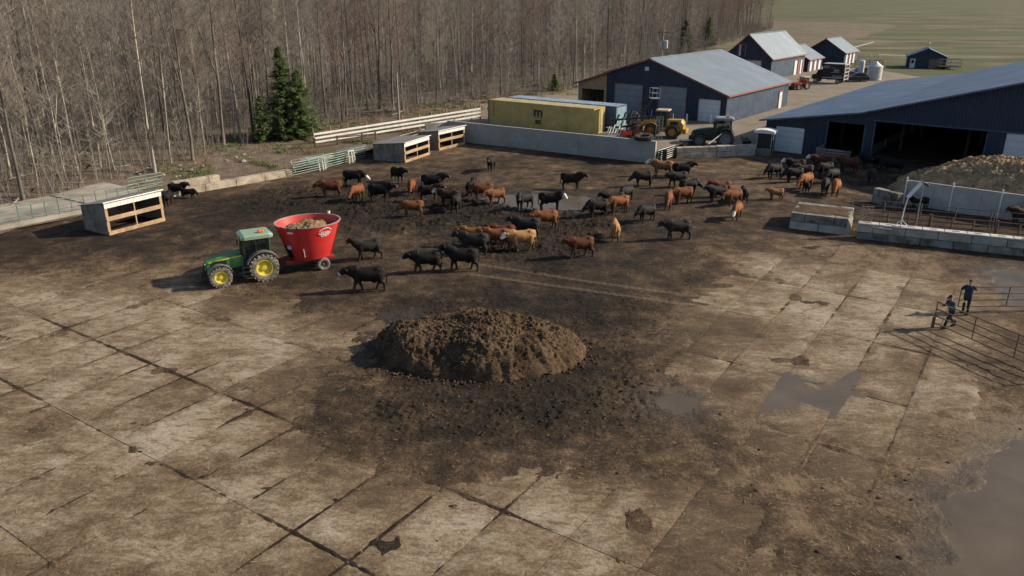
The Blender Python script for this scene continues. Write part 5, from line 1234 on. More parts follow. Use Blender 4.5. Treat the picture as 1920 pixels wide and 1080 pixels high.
b = MB(); b.prism([(-.9, -.2, .0), (.9, -.2, .0), (.8, .1, .55), (-.6, .1, .55)], (0, .12, .05)); b.build('blade', black_metal, T)
b = MB(); b.bar((-.7, .1, .58), (.8, .1, .60), .12, .08); b.build('edge', white_paint, T)
b = MB(); b.bar((0, .1, .3), (.6, .8, .4), .12, .12); b.build('arm', black_metal, T)
p = lerp(BLK_A, BLK_B, .46); T = thing('pole', 'pale pole leaning across the block wall', 'pole', (p.x, p.y + .1, 1.24), R(20)); b = MB(); b.tube([(-.5, 0, .05), (1.2, .3, .95)], .045, 8); b.build('shaft', white_paint, T, 'auto')
p = G(1400, 271, .8); T = thing('auger_part', 'small black machine part beside the white-roofed booth', 'implement', p, R(30))
for k in range(4): b = MB(); b.bar((-.4 + k * .22, 0, 0), (-.7 + k * .35, .2, .9 - .1 * k), .12, .1); b.build('tine', black_metal, T)
b = MB(); b.box((.1, .1, .2), (.9, .4, .4), bev=.04); b.build('housing', black_metal, T)
for k, x_ in enumerate((1257, 1302)):
    p = G(x_ + 30, 231, ZA); b = MB(); b.tube([(p.x, p.y, ZA - .1), (p.x, p.y, ZA + 1.1)], .1, 10); tag(b.build('bollard', white_paint, smooth='auto'), ['white bollard between the two right-hand workshop doors', 'white bollard beside the small white workshop door'][k], 'bollard')
# stacked bits behind ramp gate
p = WALL_B + V0 * .8 + U0 * .55; b = MB(); b.box((p.x, p.y, .75), (.4, .4, 1.2), bev=.05); tag(b.build('feed_drum', black_metal), 'dark drum behind the grey ramp gate', 'drum')

# utility poles and wires
def upole(label, p, ht, xf=False):
    T = thing('utility_pole', label, 'utility pole', p)
    b = MB(); b.tube([(0, 0, -.3), (0, 0, ht)], [.15, .10], 10); b.build('shaft', mk('pole_wood', (.27, .24, .21), .85, .25, 3), T, 'auto')
    if xf:
        b = MB(); b.lathe([(.01, ht - 2.9), (.32, ht - 2.9), (.34, ht - 1.8), (.2, ht - 1.7), (.01, ht - 1.65)], 16, Matrix.Translation((.5, -.1, 0))); b.build('transformer', mk('transformer_grey', (.42, .44, .45), .5), T, 'auto')
        b = MB(); b.lathe([(.01, ht - 2.8), (.2, ht - 2.8), (.2, ht - 1.9), (.01, ht - 1.8)], 12, Matrix.Translation((-.4, .1, 0))); b.build('transformer', MATS['transformer_grey'], T, 'auto')
        b = MB(); b.bar((-.9, 0, ht - .5), (.9, 0, ht - .5), .1, .12); b.build('crossarm', wood_dark, T)
    return T
def wire(label, a, b, sag, r=.018):
    m_ = MB(); m_.tube([lerp(a, b, t_) - Vector((0, 0, sag * 4 * t_ * (1 - t_))) for t_ in np.linspace(0, 1, 13)], r, 5, False); return tag(m_.build('overhead_wire', wire_m), label, 'wire')
p1 = G(1237, 150, ZA) ; p1 = Vector((26.8, 131, ZA)); p1 = G(1237, 168, ZA)
upole('utility pole with grey transformers rising behind the workshop', p1, 9.3, True)
p2 = G(748, 226, 1.0); upole('thin weathered pole standing at the edge of the wood', p2, 5.8)
p3 = G(1009, 172, 1.1); upole('slim pole between the wood and the containers', p3, 7.5)
wire('slack cable running from the thin pole along the wood', p2 + Vector((0, 0, 4.2)), G(870, 204, ZA) + Vector((0, 0, .6)), .8)
wire('cable rising from the fence end to the slim pole', G(870, 204, ZA) + Vector((0, 0, .6)), p3 + Vector((0, 0, 5.5)), .7)
wire('overhead wire from the transformer pole to the tall barn', p1 + Vector((0, 0, 8.6)), Vector((42.5, 148, ZA + 6.5)), .6)
wire('overhead wire from the transformer pole back to the slim pole', p1 + Vector((0, 0, 9.1)), p3 + Vector((0, 0, 7.3)), .8)

# white marker posts and rails on the field
for k, u in enumerate((1622, 1632.5, 1651, 1677)):
    p = G(u, 112, 1.0); b = MB(); b.tube([(p.x, p.y, .9), (p.x, p.y, 2.3), (p.x + .5, p.y, 2.75)], .07, 6); tag(b.build('field_hydrant', white_paint, smooth='auto'), ['leftmost', 'second', 'third', 'rightmost'][k] + ' of four thin white bent pipes standing on the field', 'pipe')
a_, b_ = G(1603, 124, ZA), G(1655, 123, ZA)
plank_fence('rail_fence', 'grey rail fence behind the parked cars and the grain bin', a_, b_, 1.3, 3, wood_grey, (0, .25, .5, .75, 1), wood_grey, z=ZA, gap=.6)
p = G(1778, 130, 1.0); T = thing('cage_trailer', 'low cage trailer parked right of the lone dark shed', 'trailer', p, R(-10))
for x_ in (-2, 0, 2): 
    for y_ in (-.8, .8): b = MB(); b.bar((x_, y_, .6), (x_, y_, 2.0), .07, .07); b.build('stake', pipe_grey, T)
for zq in (.7, 1.3, 2.0):
    for y_ in (-.8, .8): b = MB(); b.bar((-2, y_, zq), (2, y_, zq), .05, .08); b.build('rail', pipe_grey, T)
b = MB(); b.box((0, 0, .55), (4.2, 1.7, .15)); b.build('deck', wood_dark, T)
for y_ in (-.9, .9): wheel(T, -.3, y_, .35, .2, .2, rubber, galv, False, 14)
# ------------------------------------------------------------------ cattle
def cow_mesh(name, legs, head_drop=0.0, head_yaw=0.0, belly=1.0):
    """one continuous skin; +x forwards. legs = stride offsets (fl, fr, hl, hr)"""
    b = MB()
    b.tube([(-.90, 0, 1.06), (-.84, 0, 1.05), (-.70, 0, 1.02), (-.38, 0, .96), (-.02, 0, .93), (.26, 0, .95), (.48, 0, .99), (.66, 0, 1.01), (.76, 0, 1.02)],
           [(.12, .15), (.22, .27), (.275, .33), (.32, .355 * belly), (.34, .378 * belly), (.315, .372), (.265, .365), (.19, .29), (.10, .16)], 20)
    for s_ in (-1, 1): b.tube([(-.66, .15 * s_, 1.25), (-.52, .18 * s_, 1.25), (-.38, .15 * s_, 1.21)], [.06, .085, .06], 10)
    b.tube([(.34, 0, 1.28), (.48, 0, 1.32), (.62, 0, 1.26)], [(.10, .07), (.13, .09), (.08, .08)], 10)
    hy = math.sin(head_yaw); hx = math.cos(head_yaw); dz_ = -head_drop
    neck0 = Vector((.56, 0, 1.10)); poll = Vector((.62 + .38 * hx, .38 * hy, 1.34 + dz_ * .80)); muz = poll + Vector((.36 * hx, .36 * hy, -.24 - .16 * min(1, head_drop)))
    b.tube([neck0 - Vector((.06, 0, 0)), lerp(neck0, poll, .5) + Vector((0, 0, -.01)), poll - Vector((.02 * hx, .02 * hy, .02))], [(.21, .37), (.18, .31), (.14, .21)], 14)
    b.tube([poll + Vector((-.06 * hx, -.06 * hy, .05)), lerp(poll, muz, .10), lerp(poll, muz, .42), lerp(poll, muz, .78), lerp(poll, muz, .97), muz + (muz - poll) * .05], [(.10, .10), (.16, .18), (.135, .165), (.112, .125), (.108, .11), (.06, .06)], 12)
    sd = Vector((-hy, hx, 0))
    for s_ in (-1, 1): b.tube([poll + sd * (s_ * .08), poll + sd * (s_ * .19) + Vector((-.02, 0, .01)), poll + sd * (s_ * .29) + Vector((-.03, 0, -.02))], [(.035, .05), (.036, .075), (.022, .035)], 8)
    for s_, st in ((1, legs[0]), (-1, legs[1])):
        y = .17 * s_; lift = max(0, st - .12) * .25
        b.tube([(.44, y, .95), (.46 + st * .15, y, .70), (.47 + st * .55, y, .42 + lift), (.45 + st * .9, y, .13 + lift), (.47 + st, y, .06), (.50 + st, y, .0)], [(.14, .19), (.125, .155), (.082, .09), (.064, .068), (.076, .08), (.08, .085)], 10, up=(1, 0, 0))
    for s_, st in ((1, legs[2]), (-1, legs[3])):
        y = .18 * s_
        b.tube([(-.62, y * .9, 1.0), (-.58 + st * .2, y, .78), (-.62 + st * .35, y, .60), (-.76 + st * .7, y, .44), (-.72 + st * .95, y, .14), (-.70 + st, y, .06), (-.66 + st, y, .0)], [(.18, .24), (.175, .23), (.125, .165), (.082, .10), (.064, .068), (.076, .08), (.08, .085)], 10, up=(1, 0, 0))
    b.tube([(-.87, 0, 1.30), (-.96, .0, 1.15), (-.97, .02, .80), (-.95, .02, .50), (-.95, .02, .36)], [.04, .035, .032, .06, .02], 8)
    b.tube([(-.48, 0, .64), (-.36, 0, .54), (-.18, 0, .58)], [(.12, .09), (.15, .12), (.08, .06)], 10)
    m_ = remeshed(b, .034, 5, name)
    co_ = np.zeros(len(m_.vertices) * 3, np.float32); m_.vertices.foreach_get('co', co_); co_ = co_.reshape(-1, 3)
    # blaze: how near a vertex is to the front of the face
    A_ = np.array(poll); B_ = np.array(muz); d = B_ - A_; t_ = np.clip(((co_ - A_) @ d) / (d @ d), -.2, 1.2)
    dist = np.linalg.norm(co_ - (A_ + t_[:, None] * d), axis=1)
    face = (dist < .2) * sstep(-.05, .25, t_) * (np.abs((co_ - A_) @ np.array(sd)) < .14); set_attr(m_, 'face', face)
    set_attr(m_, 'muzzle', (dist < .14) * sstep(.72, .9, t_))
    return m_
m, N, L, bs = nodes('cow_coat')
co = coords(N, L, 'Object'); n1 = noise(N, L, co, 3.0, 5, .6); n2 = noise(N, L, co, 28, 4, .6); n3 = noise(N, L, co, 6, 5, .6)
oi = N.new('ShaderNodeObjectInfo')
c = mixc(N, L, ramp(N, L, n1, [(.35, (0, 0, 0)), (.7, (1, 1, 1))]), oi.outputs['Color'], mixc(N, L, 1.0, oi.outputs['Color'], (1.45, 1.4, 1.35), 'MULTIPLY'))
c = mixc(N, L, mth(N, L, 'MULTIPLY', n2, .35), c, mixc(N, L, 1.0, oi.outputs['Color'], (.5, .48, .46), 'MULTIPLY'))
c = mixc(N, L, mth(N, L, 'MULTIPLY', attr(N, 'face'), attr(N, 'white_face', 'OBJECT')), c, (.66, .62, .56))
c = mixc(N, L, mth(N, L, 'MULTIPLY', attr(N, 'muzzle'), attr(N, 'white_muzzle', 'OBJECT')), c, (.66, .62, .58))
sx = N.new('ShaderNodeSeparateXYZ'); L.new(co, sx.inputs[0])
mud = mth(N, L, 'MULTIPLY', mth(N, L, 'SUBTRACT', mth(N, L, 'ADD', .30, mth(N, L, 'MULTIPLY', n3, .65)), sx.outputs[2]), 5.0, True)
c = mixc(N, L, mth(N, L, 'MULTIPLY', mud, .75), c, (.05, .038, .028))
L.new(c, bs.inputs['Base Color']); bs.inputs['Roughness'].default_value = .75; bs.inputs['Specular IOR Level'].default_value = .2
bump(N, L, bs, n2, .35, .02); coat = m
POSES = {'stand': cow_mesh('cow_standing', (.03, -.05, -.03, .06)), 'walk': cow_mesh('cow_walking', (.26, -.20, -.12, .26), .12), 'walk2': cow_mesh('cow_stepping', (-.18, .22, .24, -.16), .2, .12),
         'low': cow_mesh('cow_head_low', (.06, -.08, .02, -.06), .62), 'left': cow_mesh('cow_looking_left', (.05, -.04, -.05, .04), .1, .75), 'right': cow_mesh('cow_looking_right', (-.03, .06, .05, -.04), .1, -.75),
         'broad': cow_mesh('cow_broad', (.02, -.04, -.02, .05), .28, .1, 1.1), 'high': cow_mesh('cow_head_high', (.2, -.15, -.18, .2), -.18)}
for m_ in POSES.values(): m_.materials.append(coat)
K, K_SHEEN, RB, OR, TN, DB, BR = (.007, .0062, .006), (.018, .0165, .0155), (.088, .028, .012), (.175, .068, .023), (.34, .185, .078), (.026, .013, .009), (.125, .043, .017)  # second coat: black with the sheen of sunlit backs put into the colour
HERD = [
 (620, 371, 195, RB, 'broad', 1, 0, 'red-brown cow at the left end of the herd, facing left'),
 (665, 349, 0, K, 'low', 1, 1, 'black cow with white face, head lowered, at the top left of the herd'),
 (670, 378, 250, BR, 'low', .95, 0, 'brown cow facing the camera just left of the large black cow'),
 (714, 380, 0, K, 'stand', 1.08, 0, 'large black cow standing side-on in the churned mud, facing right'),
 (746, 344, 305, K, 'left', .95, 0, 'small black cow alone below the middle calf shelter, looking right'),
 (772, 366, 268, BR, 'low', .92, 0, 'brown cow seen head-on between two black cows'),
 (813, 361, 2, K, 'stand', 1.1, 0, 'long black cow facing right, beside a red-brown cow'),
 (806, 379, 3, DB, 'stand', 1, 0, 'dark brown cow half hidden in front of the long black cow'),
 (842, 388, 182, DB, 'stand', .95, 1, 'dark red cow with white face behind a grey-sheened rump'),
 (856, 397, 75, K_SHEEN, 'low', .95, 0, 'grey-sheened black cow seen from behind in the deep mud'),
 (773, 408, 190, OR, 'low', .95, 0, 'orange-brown cow alone on the churned mud, head down to the left'),
 (921, 322, 262, K_SHEEN, 'stand', .98, 0, 'grey-sheened black cow alone far back near the concrete wall, facing the camera'),
 (884, 367, 80, K, 'stand', .9, 0, 'black cow standing just left of two orange-brown cows'),
 (904, 378, 198, BR, 'low', 1, 0, 'left one of two orange-brown cows beside the puddle'),
 (929, 385, 222, OR, 'walk', .95, 0, 'right one of two orange-brown cows beside the puddle'),
 (982, 394, 222, K_SHEEN, 'left', 1, 0, 'grey-sheened black cow at the left end of the puddle'),
 (1033, 396, 352, (.020, .012, .010), 'right', 1.05, 1, 'black cow with white face standing in front of the puddle'),
 (1072, 357, 350, DB, 'stand', 1, 0, 'dark brown cow standing alone behind the puddle, facing right'),
 (1021, 431, 200, OR, 'broad', 1, 0, 'orange-brown cow walking above the tan cow'),
 (986, 447, 182, K_SHEEN, 'stand', 1.02, 0, 'grey-sheened black cow half hidden behind the tan cow'),
 (977, 471, 192, TN, 'walk2', 1.02, 1, 'tan cow with white face, the palest in the central group'),
 (941, 458, 185, RB, 'stand', 1, 0, 'brown cow behind the red-brown one in the central group'),
 (930, 468, 190, BR, 'walk', 1, 0, 'red-brown cow in the middle of the central group'),
 (885, 463, 183, OR, 'walk', .98, 0, 'orange cow leading the brown ones of the central group'),
 (888, 478, 183, K_SHEEN, 'stand', 1.05, 0, 'grey-sheened black cow behind the two walking black cows'),
 (799, 513, 192, K, 'walk', 1.02, 0, 'black cow walking left just ahead of the large head-high one'),
 (867, 509, 180, K, 'high', 1.1, 0, 'large black cow walking left with its head raised'),
 (690, 489, 205, K_SHEEN, 'high', 1, 0, 'grey-sheened black cow standing close behind the red mixer wagon'),
 (690, 548, 186, K, 'walk', 1.08, 0, 'black cow with white muzzle, nearest to the camera'),
 (1087, 484, 195, RB, 'walk', 1, 0, 'red cow alone in front, walking left with head low'),
 (1152, 450, 82, TN, 'low', .9, 0, 'pale tan cow seen from behind, alone in the middle'),
 (1268, 451, 196, K_SHEEN, 'walk', 1.02, 0, 'grey-sheened black cow alone at the right front of the herd'),
 (1211, 417, 218, K_SHEEN, 'low', .95, 0, 'grey-sheened cow above the lone grey-sheened black one, head down'),
 (1119, 409, 200, K_SHEEN, 'low', 1.02, 0, 'grey-sheened black cow at the right end of the puddle'),
 (1149, 393, 200, K_SHEEN, 'stand', 1, 0, 'grey-sheened cow half hidden behind the orange one by the puddle'),
 (1158, 401, 207, OR, 'low', 1, 1, 'orange cow with white face at the right of the puddle'),
 (1173, 379, 235, K_SHEEN, 'low', .95, 0, 'grey-sheened cow behind the orange one, nearest the open ground'),
 (1240, 332, 180, (.20, .10, .045), 'stand', 1.08, 1, 'brown and cream cow walking left at the end of the concrete wall'),
 (1204, 351, 188, K_SHEEN, 'low', 1.02, 0, 'grey-sheened black cow left of the black pair below the wall end'),
 (1279, 335, 6, K, 'stand', 1.02, 0, 'black cow facing right, behind the brown and cream one'),
 (1269, 353, 194, K_SHEEN, 'walk2', 1, 0, 'grey-sheened black cow in front of the right-facing black cow'),
 (1291, 366, 20, K_SHEEN, 'low', .98, 0, 'grey-sheened cow behind the brown pair, seen from its rump'),
 (1252, 393, 252, BR, 'low', .9, 0, 'narrow brown cow facing the camera, left of the brown pair'),
 (1278, 384, 202, BR, 'broad', 1, 1, 'brown cow with pale face in the right-hand group'),
 (1343, 380, 197, K_SHEEN, 'stand', 1, 0, 'grey-sheened black cow left of the brown cow in the right-hand pair'),
 (1350, 371, 185, BR, 'stand', .98, 0, 'brown cow mostly hidden behind a grey-sheened black one'),
 (1372, 387, 217, BR, 'broad', 1, 0, 'brown cow in the right-hand pair, behind the white-faced orange one'),
 (1380, 413, 240, OR, 'low', .95, 1, 'orange cow with white face in front of the right-hand pair'),
 (1393, 379, 85, K_SHEEN, 'low', .85, 0, 'small dark cow partly hidden behind the right-hand pair'),
 (1449, 336, 212, K_SHEEN, 'low', 1, 0, 'grey-sheened black cow at the left of the group before the barn door'),
 (1489, 328, 180, (.016, .011, .010), 'stand', 1, 1, 'black cow with bright white face before the barn door'),
 (1505, 337, 185, (.05, .032, .025), 'stand', .95, 0, 'grey-brown cow behind the grey-sheened one before the barn'),
 (1486, 344, 192, K_SHEEN, 'low', 1, 0, 'grey-sheened black cow right behind the orange one before the barn'),
 (1508, 357, 222, OR, 'low', 1.02, 0, 'orange cow with lowered head over a black calf'),
 (1511, 362, 262, K, 'low', .6, 0, 'black calf standing under the orange cow'),
 (1453, 376, 183, (.21, .105, .045), 'stand', .72, 0, 'light brown calf alone below the barn group'),
 (1536, 321, 176, (.085, .026, .015), 'stand', 1.02, 1, 'red cow with pale face in the shade before the plank fence'),
 (1544, 334, 203, K_SHEEN, 'low', .98, 0, 'upper grey-sheened cow of two standing below the plank fence'),
 (1558, 345, 222, K_SHEEN, 'low', .95, 0, 'lower grey-sheened cow of two standing below the plank fence'),
 (1545, 366, 250, K_SHEEN, 'low', .95, 0, 'dark cow with grey-sheened back beside the orange one on the right'),
 (1565, 368, 240, OR, 'low', .98, 0, 'orange cow at the right front of the barn group'),
 (1588, 326, 182, (.07, .022, .014), 'stand', 1.05, 0, 'red-brown cow in the shade of the barn'),
 (1632, 347, 250, K_SHEEN, 'low', .95, 0, 'grey-sheened black cow alone before the silage heap'),
 (1628, 318, 182, K, 'stand', .98, 0, 'leftmost black cow in the dark barn opening'),
 (1655, 320, 188, K, 'walk', .98, 0, 'middle black cow in the dark barn opening'),
 (1672, 327, 176, K, 'low', .98, 0, 'rightmost black cow in the dark barn opening'),
 (1720, 396, 182, K, 'stand', .8, 0, 'black cow behind the corral rails at the bunker wall'),
 (1912, 424, 182, DB, 'stand', 1, 0, 'dark brown cow behind the corral at the right edge'),
 (1916, 349, 182, K, 'stand', .95, 0, 'black cow at the right edge by the white barn door'),
 (335, 371, 2, K, 'stand', .85, 0, 'black heifer facing right in front of the tan block row'),
 (356, 374, 352, K, 'low', .62, 0, 'black calf nosing right in front of the tan block row'),
 (317, 386, 100, K, 'low', .8, 0, 'black calf just right of the nearest calf shelter')]
for k, (u, v, hd_, colr, pose, sc, wf, lab) in enumerate(HERD):
    o = bpy.data.objects.new('calf' if 'calf' in lab else 'cow', POSES[pose]); link(o)
    p = G(u, v - 1.5)
    if u > 1900 and v < 360: p = G(1916, 340, .6)
    o.location = (p.x, p.y, (p.z + (.0 if v > 450 else .02))); o.rotation_euler = (0, 0, R(hd_ + random.uniform(-6, 6))); s_ = sc * random.uniform(.97, 1.03); o.scale = (s_ * random.uniform(.94, 1.02), s_ * random.uniform(1.02, 1.16), s_ * random.uniform(.97, 1.04))
    j = random.uniform(.72, 1.25); o.color = (colr[0] * j, colr[1] * j, colr[2] * j, 1)
    o['white_face'] = float(wf); o['white_muzzle'] = 1.0 if ('muzzle' in lab or wf) else .15
    tag(o, lab, 'calf' if 'calf' in lab else 'cow', 'cattle of the herd')

# ------------------------------------------------------------------ people
skin_m = mk('skin', (.42, .24, .17), .6, .1, 5, 0); hair_m = mk('hair', (.035, .025, .018), .7, .2, 20, .1); boot_m = mk('boot', (.02, .018, .016), .7, .2, 5, .1)
def person(label, loc, rz, J, coat_m, trouser_m, cap=None):
    """J: joint name -> (x, y, z), +x is the way the person faces"""
    T = thing('person', label, 'person', loc, rz); J = {k: Vector(v) for k, v in J.items()}
    b = MB(); up = (J['head'] - J['neck']).normalized(); fwd = Vector((1, 0, 0)); fwd = (fwd - up * fwd.dot(up)).normalized()
    h_ = J['head']
    b.tube([h_ - up * .12 + fwd * .02, h_ - up * .08 + fwd * .02, h_, h_ + up * .07 - fwd * .01, h_ + up * .115 - fwd * .01], [(.045, .05), (.062, .078), (.076, .095), (.068, .088), (.03, .04)], 14, up=tuple(fwd))
    b.tube([h_ + fwd * .08 + up * .03, h_ + fwd * .112 - up * .015, h_ + fwd * .09 - up * .035], [.014, .018, .012], 6)
    sd = up.cross(fwd)
    for s_ in (-1, 1): b.tube([h_ + sd * (s_ * .072) + up * .025, h_ + sd * (s_ * .088), h_ + sd * (s_ * .072) - up * .03], [.012, .02, .012], 6)
    b.tube([J['neck'] - up * .05, h_ - up * .08], [.06, .055], 10)
    ch = lerp(J['pelvis'], J['neck'], .62)
    b.tube([J['pelvis'] - Vector((0, 0, .06)), J['pelvis'], lerp(J['pelvis'], J['neck'], .3), ch, J['neck'] - up * .05, J['neck']], [(.13, .10), (.165, .115), (.145, .10), (.175, .115), (.13, .085), (.06, .06)], 14, up=(1, 0, 0))
    hands = {}
    for s_, q in ((1, 'l'), (-1, 'r')):
        b.tube([J['sh_' + q], J['el_' + q], J['wr_' + q]], [.055, .043, .03], 8); b.tube([J['hip_' + q], J['kn_' + q], J['an_' + q], J['an_' + q] - Vector((0, 0, .07))], [.085, .06, .043, .04], 10)
        b.tube([J['an_' + q] + Vector((-.06, 0, -.05)), J['an_' + q] + Vector((.16, 0, -.065))], [(.04, .03), (.04, .022)], 8)
        d = (J['wr_' + q] - J['el_' + q]).normalized(); w_ = J['wr_' + q]; sdd = d.cross(Vector((0, 0, 1))); sdd = sdd.normalized() if sdd.length > .1 else Vector((0, 1, 0)); dn = d.cross(sdd).normalized(); dn = dn if dn.z < 0 else -dn
        b.tube([w_, w_ + d * .05, w_ + d * .095], [(.028, .02), (.042, .018), (.04, .015)], 8)
        for f_ in range(4):
            o_ = sdd * ((f_ - 1.5) * .021); ln = (.062, .075, .072, .056)[f_]
            b.tube([w_ + d * .085 + o_, w_ + d * (.09 + ln * .55) + o_ + dn * .012, w_ + d * (.09 + ln * .75) + o_ + dn * .045], [.0095, .009, .008], 6)
        b.tube([w_ + d * .03 + sdd * (.035 * s_), w_ + d * .065 + sdd * (.06 * s_) + dn * .01, w_ + d * .095 + sdd * (.055 * s_) + dn * .03], [.012, .011, .009], 6)
    mm = remeshed(b, .012, 2, 'body'); mm.materials.append(skin_m); link(bpy.data.objects.new('body', mm), T)
    c_ = MB(); c_.tube([J['pelvis'] - Vector((0, 0, .12)), J['pelvis'], lerp(J['pelvis'], J['neck'], .3), ch, lerp(ch, J['neck'], .65), J['neck'] + up * .015], [(.195, .145), (.20, .15), (.19, .14), (.225, .155), (.185, .12), (.075, .075)], 16, up=(1, 0, 0))
    for q in 'lr':
        c_.tube([lerp(J['neck'], J['sh_' + q], .4) - up * .03, J['sh_' + q], J['el_' + q], J['wr_' + q]], [.085, .085, .066, .05], 10)
    mm = remeshed(c_, .018, 3, 'jacket'); mm.materials.append(coat_m); link(bpy.data.objects.new('jacket', mm), T)
    c_ = MB(); c_.tube([J['pelvis'] - Vector((0, 0, .10)), J['pelvis'] + Vector((0, 0, .08))], [(.17, .13), (.17, .125)], 14, up=(1, 0, 0))
    for q in 'lr': c_.tube([J['hip_' + q] + Vector((0, 0, .06)), lerp(J['hip_' + q], J['kn_' + q], .4), J['kn_' + q], J['an_' + q] + Vector((0, 0, .05))], [.11, .10, .078, .068], 12)
    mm = remeshed(c_, .018, 3, 'trousers'); mm.materials.append(trouser_m); link(bpy.data.objects.new('trousers', mm), T)
    for q in 'lr':
        c_ = MB(); a_ = J['an_' + q]; c_.tube([a_ + Vector((-.02, 0, .22)), a_ + Vector((-.01, 0, .02)), a_ + Vector((0, 0, -.05))], [.07, .06, .058], 10); c_.tube([a_ + Vector((-.09, 0, -.06)), a_ + Vector((.05, 0, -.05)), a_ + Vector((.19, 0, -.07))], [(.05, .045), (.055, .05), (.05, .032)], 10)
        mm = remeshed(c_, .014, 2, 'boot'); mm.materials.append(boot_m); link(bpy.data.objects.new('boot', mm), T)
    c_ = MB(); c_.tube([h_ + up * .02 - fwd * .02, h_ + up * .07 - fwd * .01, h_ + up * .12 - fwd * .01, h_ + up * .135], [(.086, .10), (.082, .10), (.055, .07), (.01, .01)], 14, up=tuple(fwd))
    if cap: c_.tube([h_ + up * .06 + fwd * .06, h_ + up * .05 + fwd * .19], [(.075, .012), (.055, .008)], 8)
    c_.build('cap' if cap else 'hair', cap or hair_m, T, True); return T
navy_cloth = mk('navy_jacket', (.045, .075, .13), .85, .25, 5, .2); dark_cloth = mk('dark_jacket', (.022, .028, .048), .85, .25, 5, .2); jean = mk('dark_jeans', (.028, .034, .050), .9, .25, 6, .2); work_tr = mk('work_trousers', (.016, .018, .026), .9, .25, 6, .2)
walk = dict(pelvis=(0, 0, .92), neck=(.16, 0, 1.42), head=(.25, 0, 1.62), sh_l=(.15, .2, 1.37), sh_r=(.15, -.2, 1.37), el_l=(.28, .26, 1.12), el_r=(.22, -.26, 1.10), wr_l=(.50, .22, 1.22), wr_r=(.46, -.2, 1.14),
            hip_l=(0, .09, .90), hip_r=(0, -.09, .90), kn_l=(.26, .10, .53), kn_r=(-.06, -.10, .48), an_l=(.36, .10, .10), an_r=(-.36, -.10, .11))
p = G(1779, 614); person('person in blue jacket and dark cap striding behind the near gate', p, R(192), walk, navy_cloth, jean, mk('dark_cap', (.03, .028, .026), .8))
lean = dict(pelvis=(-.08, 0, .95), neck=(.02, 0, 1.46), head=(.06, 0, 1.66), sh_l=(.02, .2, 1.41), sh_r=(.02, -.2, 1.41), el_l=(.16, .30, 1.18), el_r=(.24, -.32, 1.22), wr_l=(.34, .24, 1.30), wr_r=(.48, -.36, 1.34),
            hip_l=(-.08, .09, .92), hip_r=(-.08, -.09, .92), kn_l=(-.05, .10, .50), kn_r=(-.16, -.10, .50), an_l=(-.16, .10, .10), an_r=(-.36, -.10, .10))
p = G(1803, 584); person('person in dark clothes leaning on the farther gate with an outstretched arm', p + Vector((.1, -.1, 0)), R(62), lean, dark_cloth, work_tr)
sit = dict(pelvis=(0, 0, .10), neck=(.03, 0, .60), head=(.07, 0, .80), sh_l=(.03, .2, .55), sh_r=(.03, -.2, .55), el_l=(.16, .26, .32), el_r=(.16, -.26, .32), wr_l=(.42, .14, .36), wr_r=(.42, -.14, .36),
           hip_l=(0, .09, .08), hip_r=(0, -.09, .08), kn_l=(.44, .12, .10), kn_r=(.44, -.12, .10), an_l=(.50, .12, -.26), an_r=(.50, -.12, -.26))
person('driver sitting in the cab of the green tractor', gt_loc + Vector((0, 0, 1.38)) + ff * .05, GT_RZ, sit, dark_cloth, jean)
# ------------------------------------------------------------------ the wood
def bark(name, lo, hi, sc=3.0):
    m, N, L, bs = nodes(name); co = coords(N, L, 'Object', 0, (1, 1, .25)); a = noise(N, L, co, sc, 6, .65); b = noise(N, L, co, 14, 4, .6)
    oi = N.new('ShaderNodeObjectInfo')
    c = ramp(N, L, mth(N, L, 'ADD', mth(N, L, 'MULTIPLY', a, .7), mth(N, L, 'MULTIPLY', b, .3)), [(.32, lo), (.66, hi)])
    c = mixc(N, L, mth(N, L, 'MULTIPLY', oi.outputs['Random'], .35), c, tuple(x * .5 for x in lo))
    L.new(c, bs.inputs['Base Color']); bs.inputs['Roughness'].default_value = .9; bs.inputs['Specular IOR Level'].default_value = .2
    bump(N, L, bs, a, .6, .03); return m
bark_brown = bark('bark_brown', (0.085, 0.076, 0.069), (0.222, 0.203, 0.182)); bark_pale = bark('bark_pale', (.24, .22, .19), (.50, .46, .40), 2.0); bark_dark = bark('bark_dark', (.045, .039, .034), (.12, .105, .092))
twig_brown = bark('twig_brown', (0.140, 0.122, 0.108), (0.251, 0.223, 0.202)); twig_red = bark('twig_red', (0.161, 0.109, 0.098), (0.251, 0.182, 0.163)); twig_pale = bark('twig_pale', (0.191, 0.174, 0.147), (0.331, 0.307, 0.266))
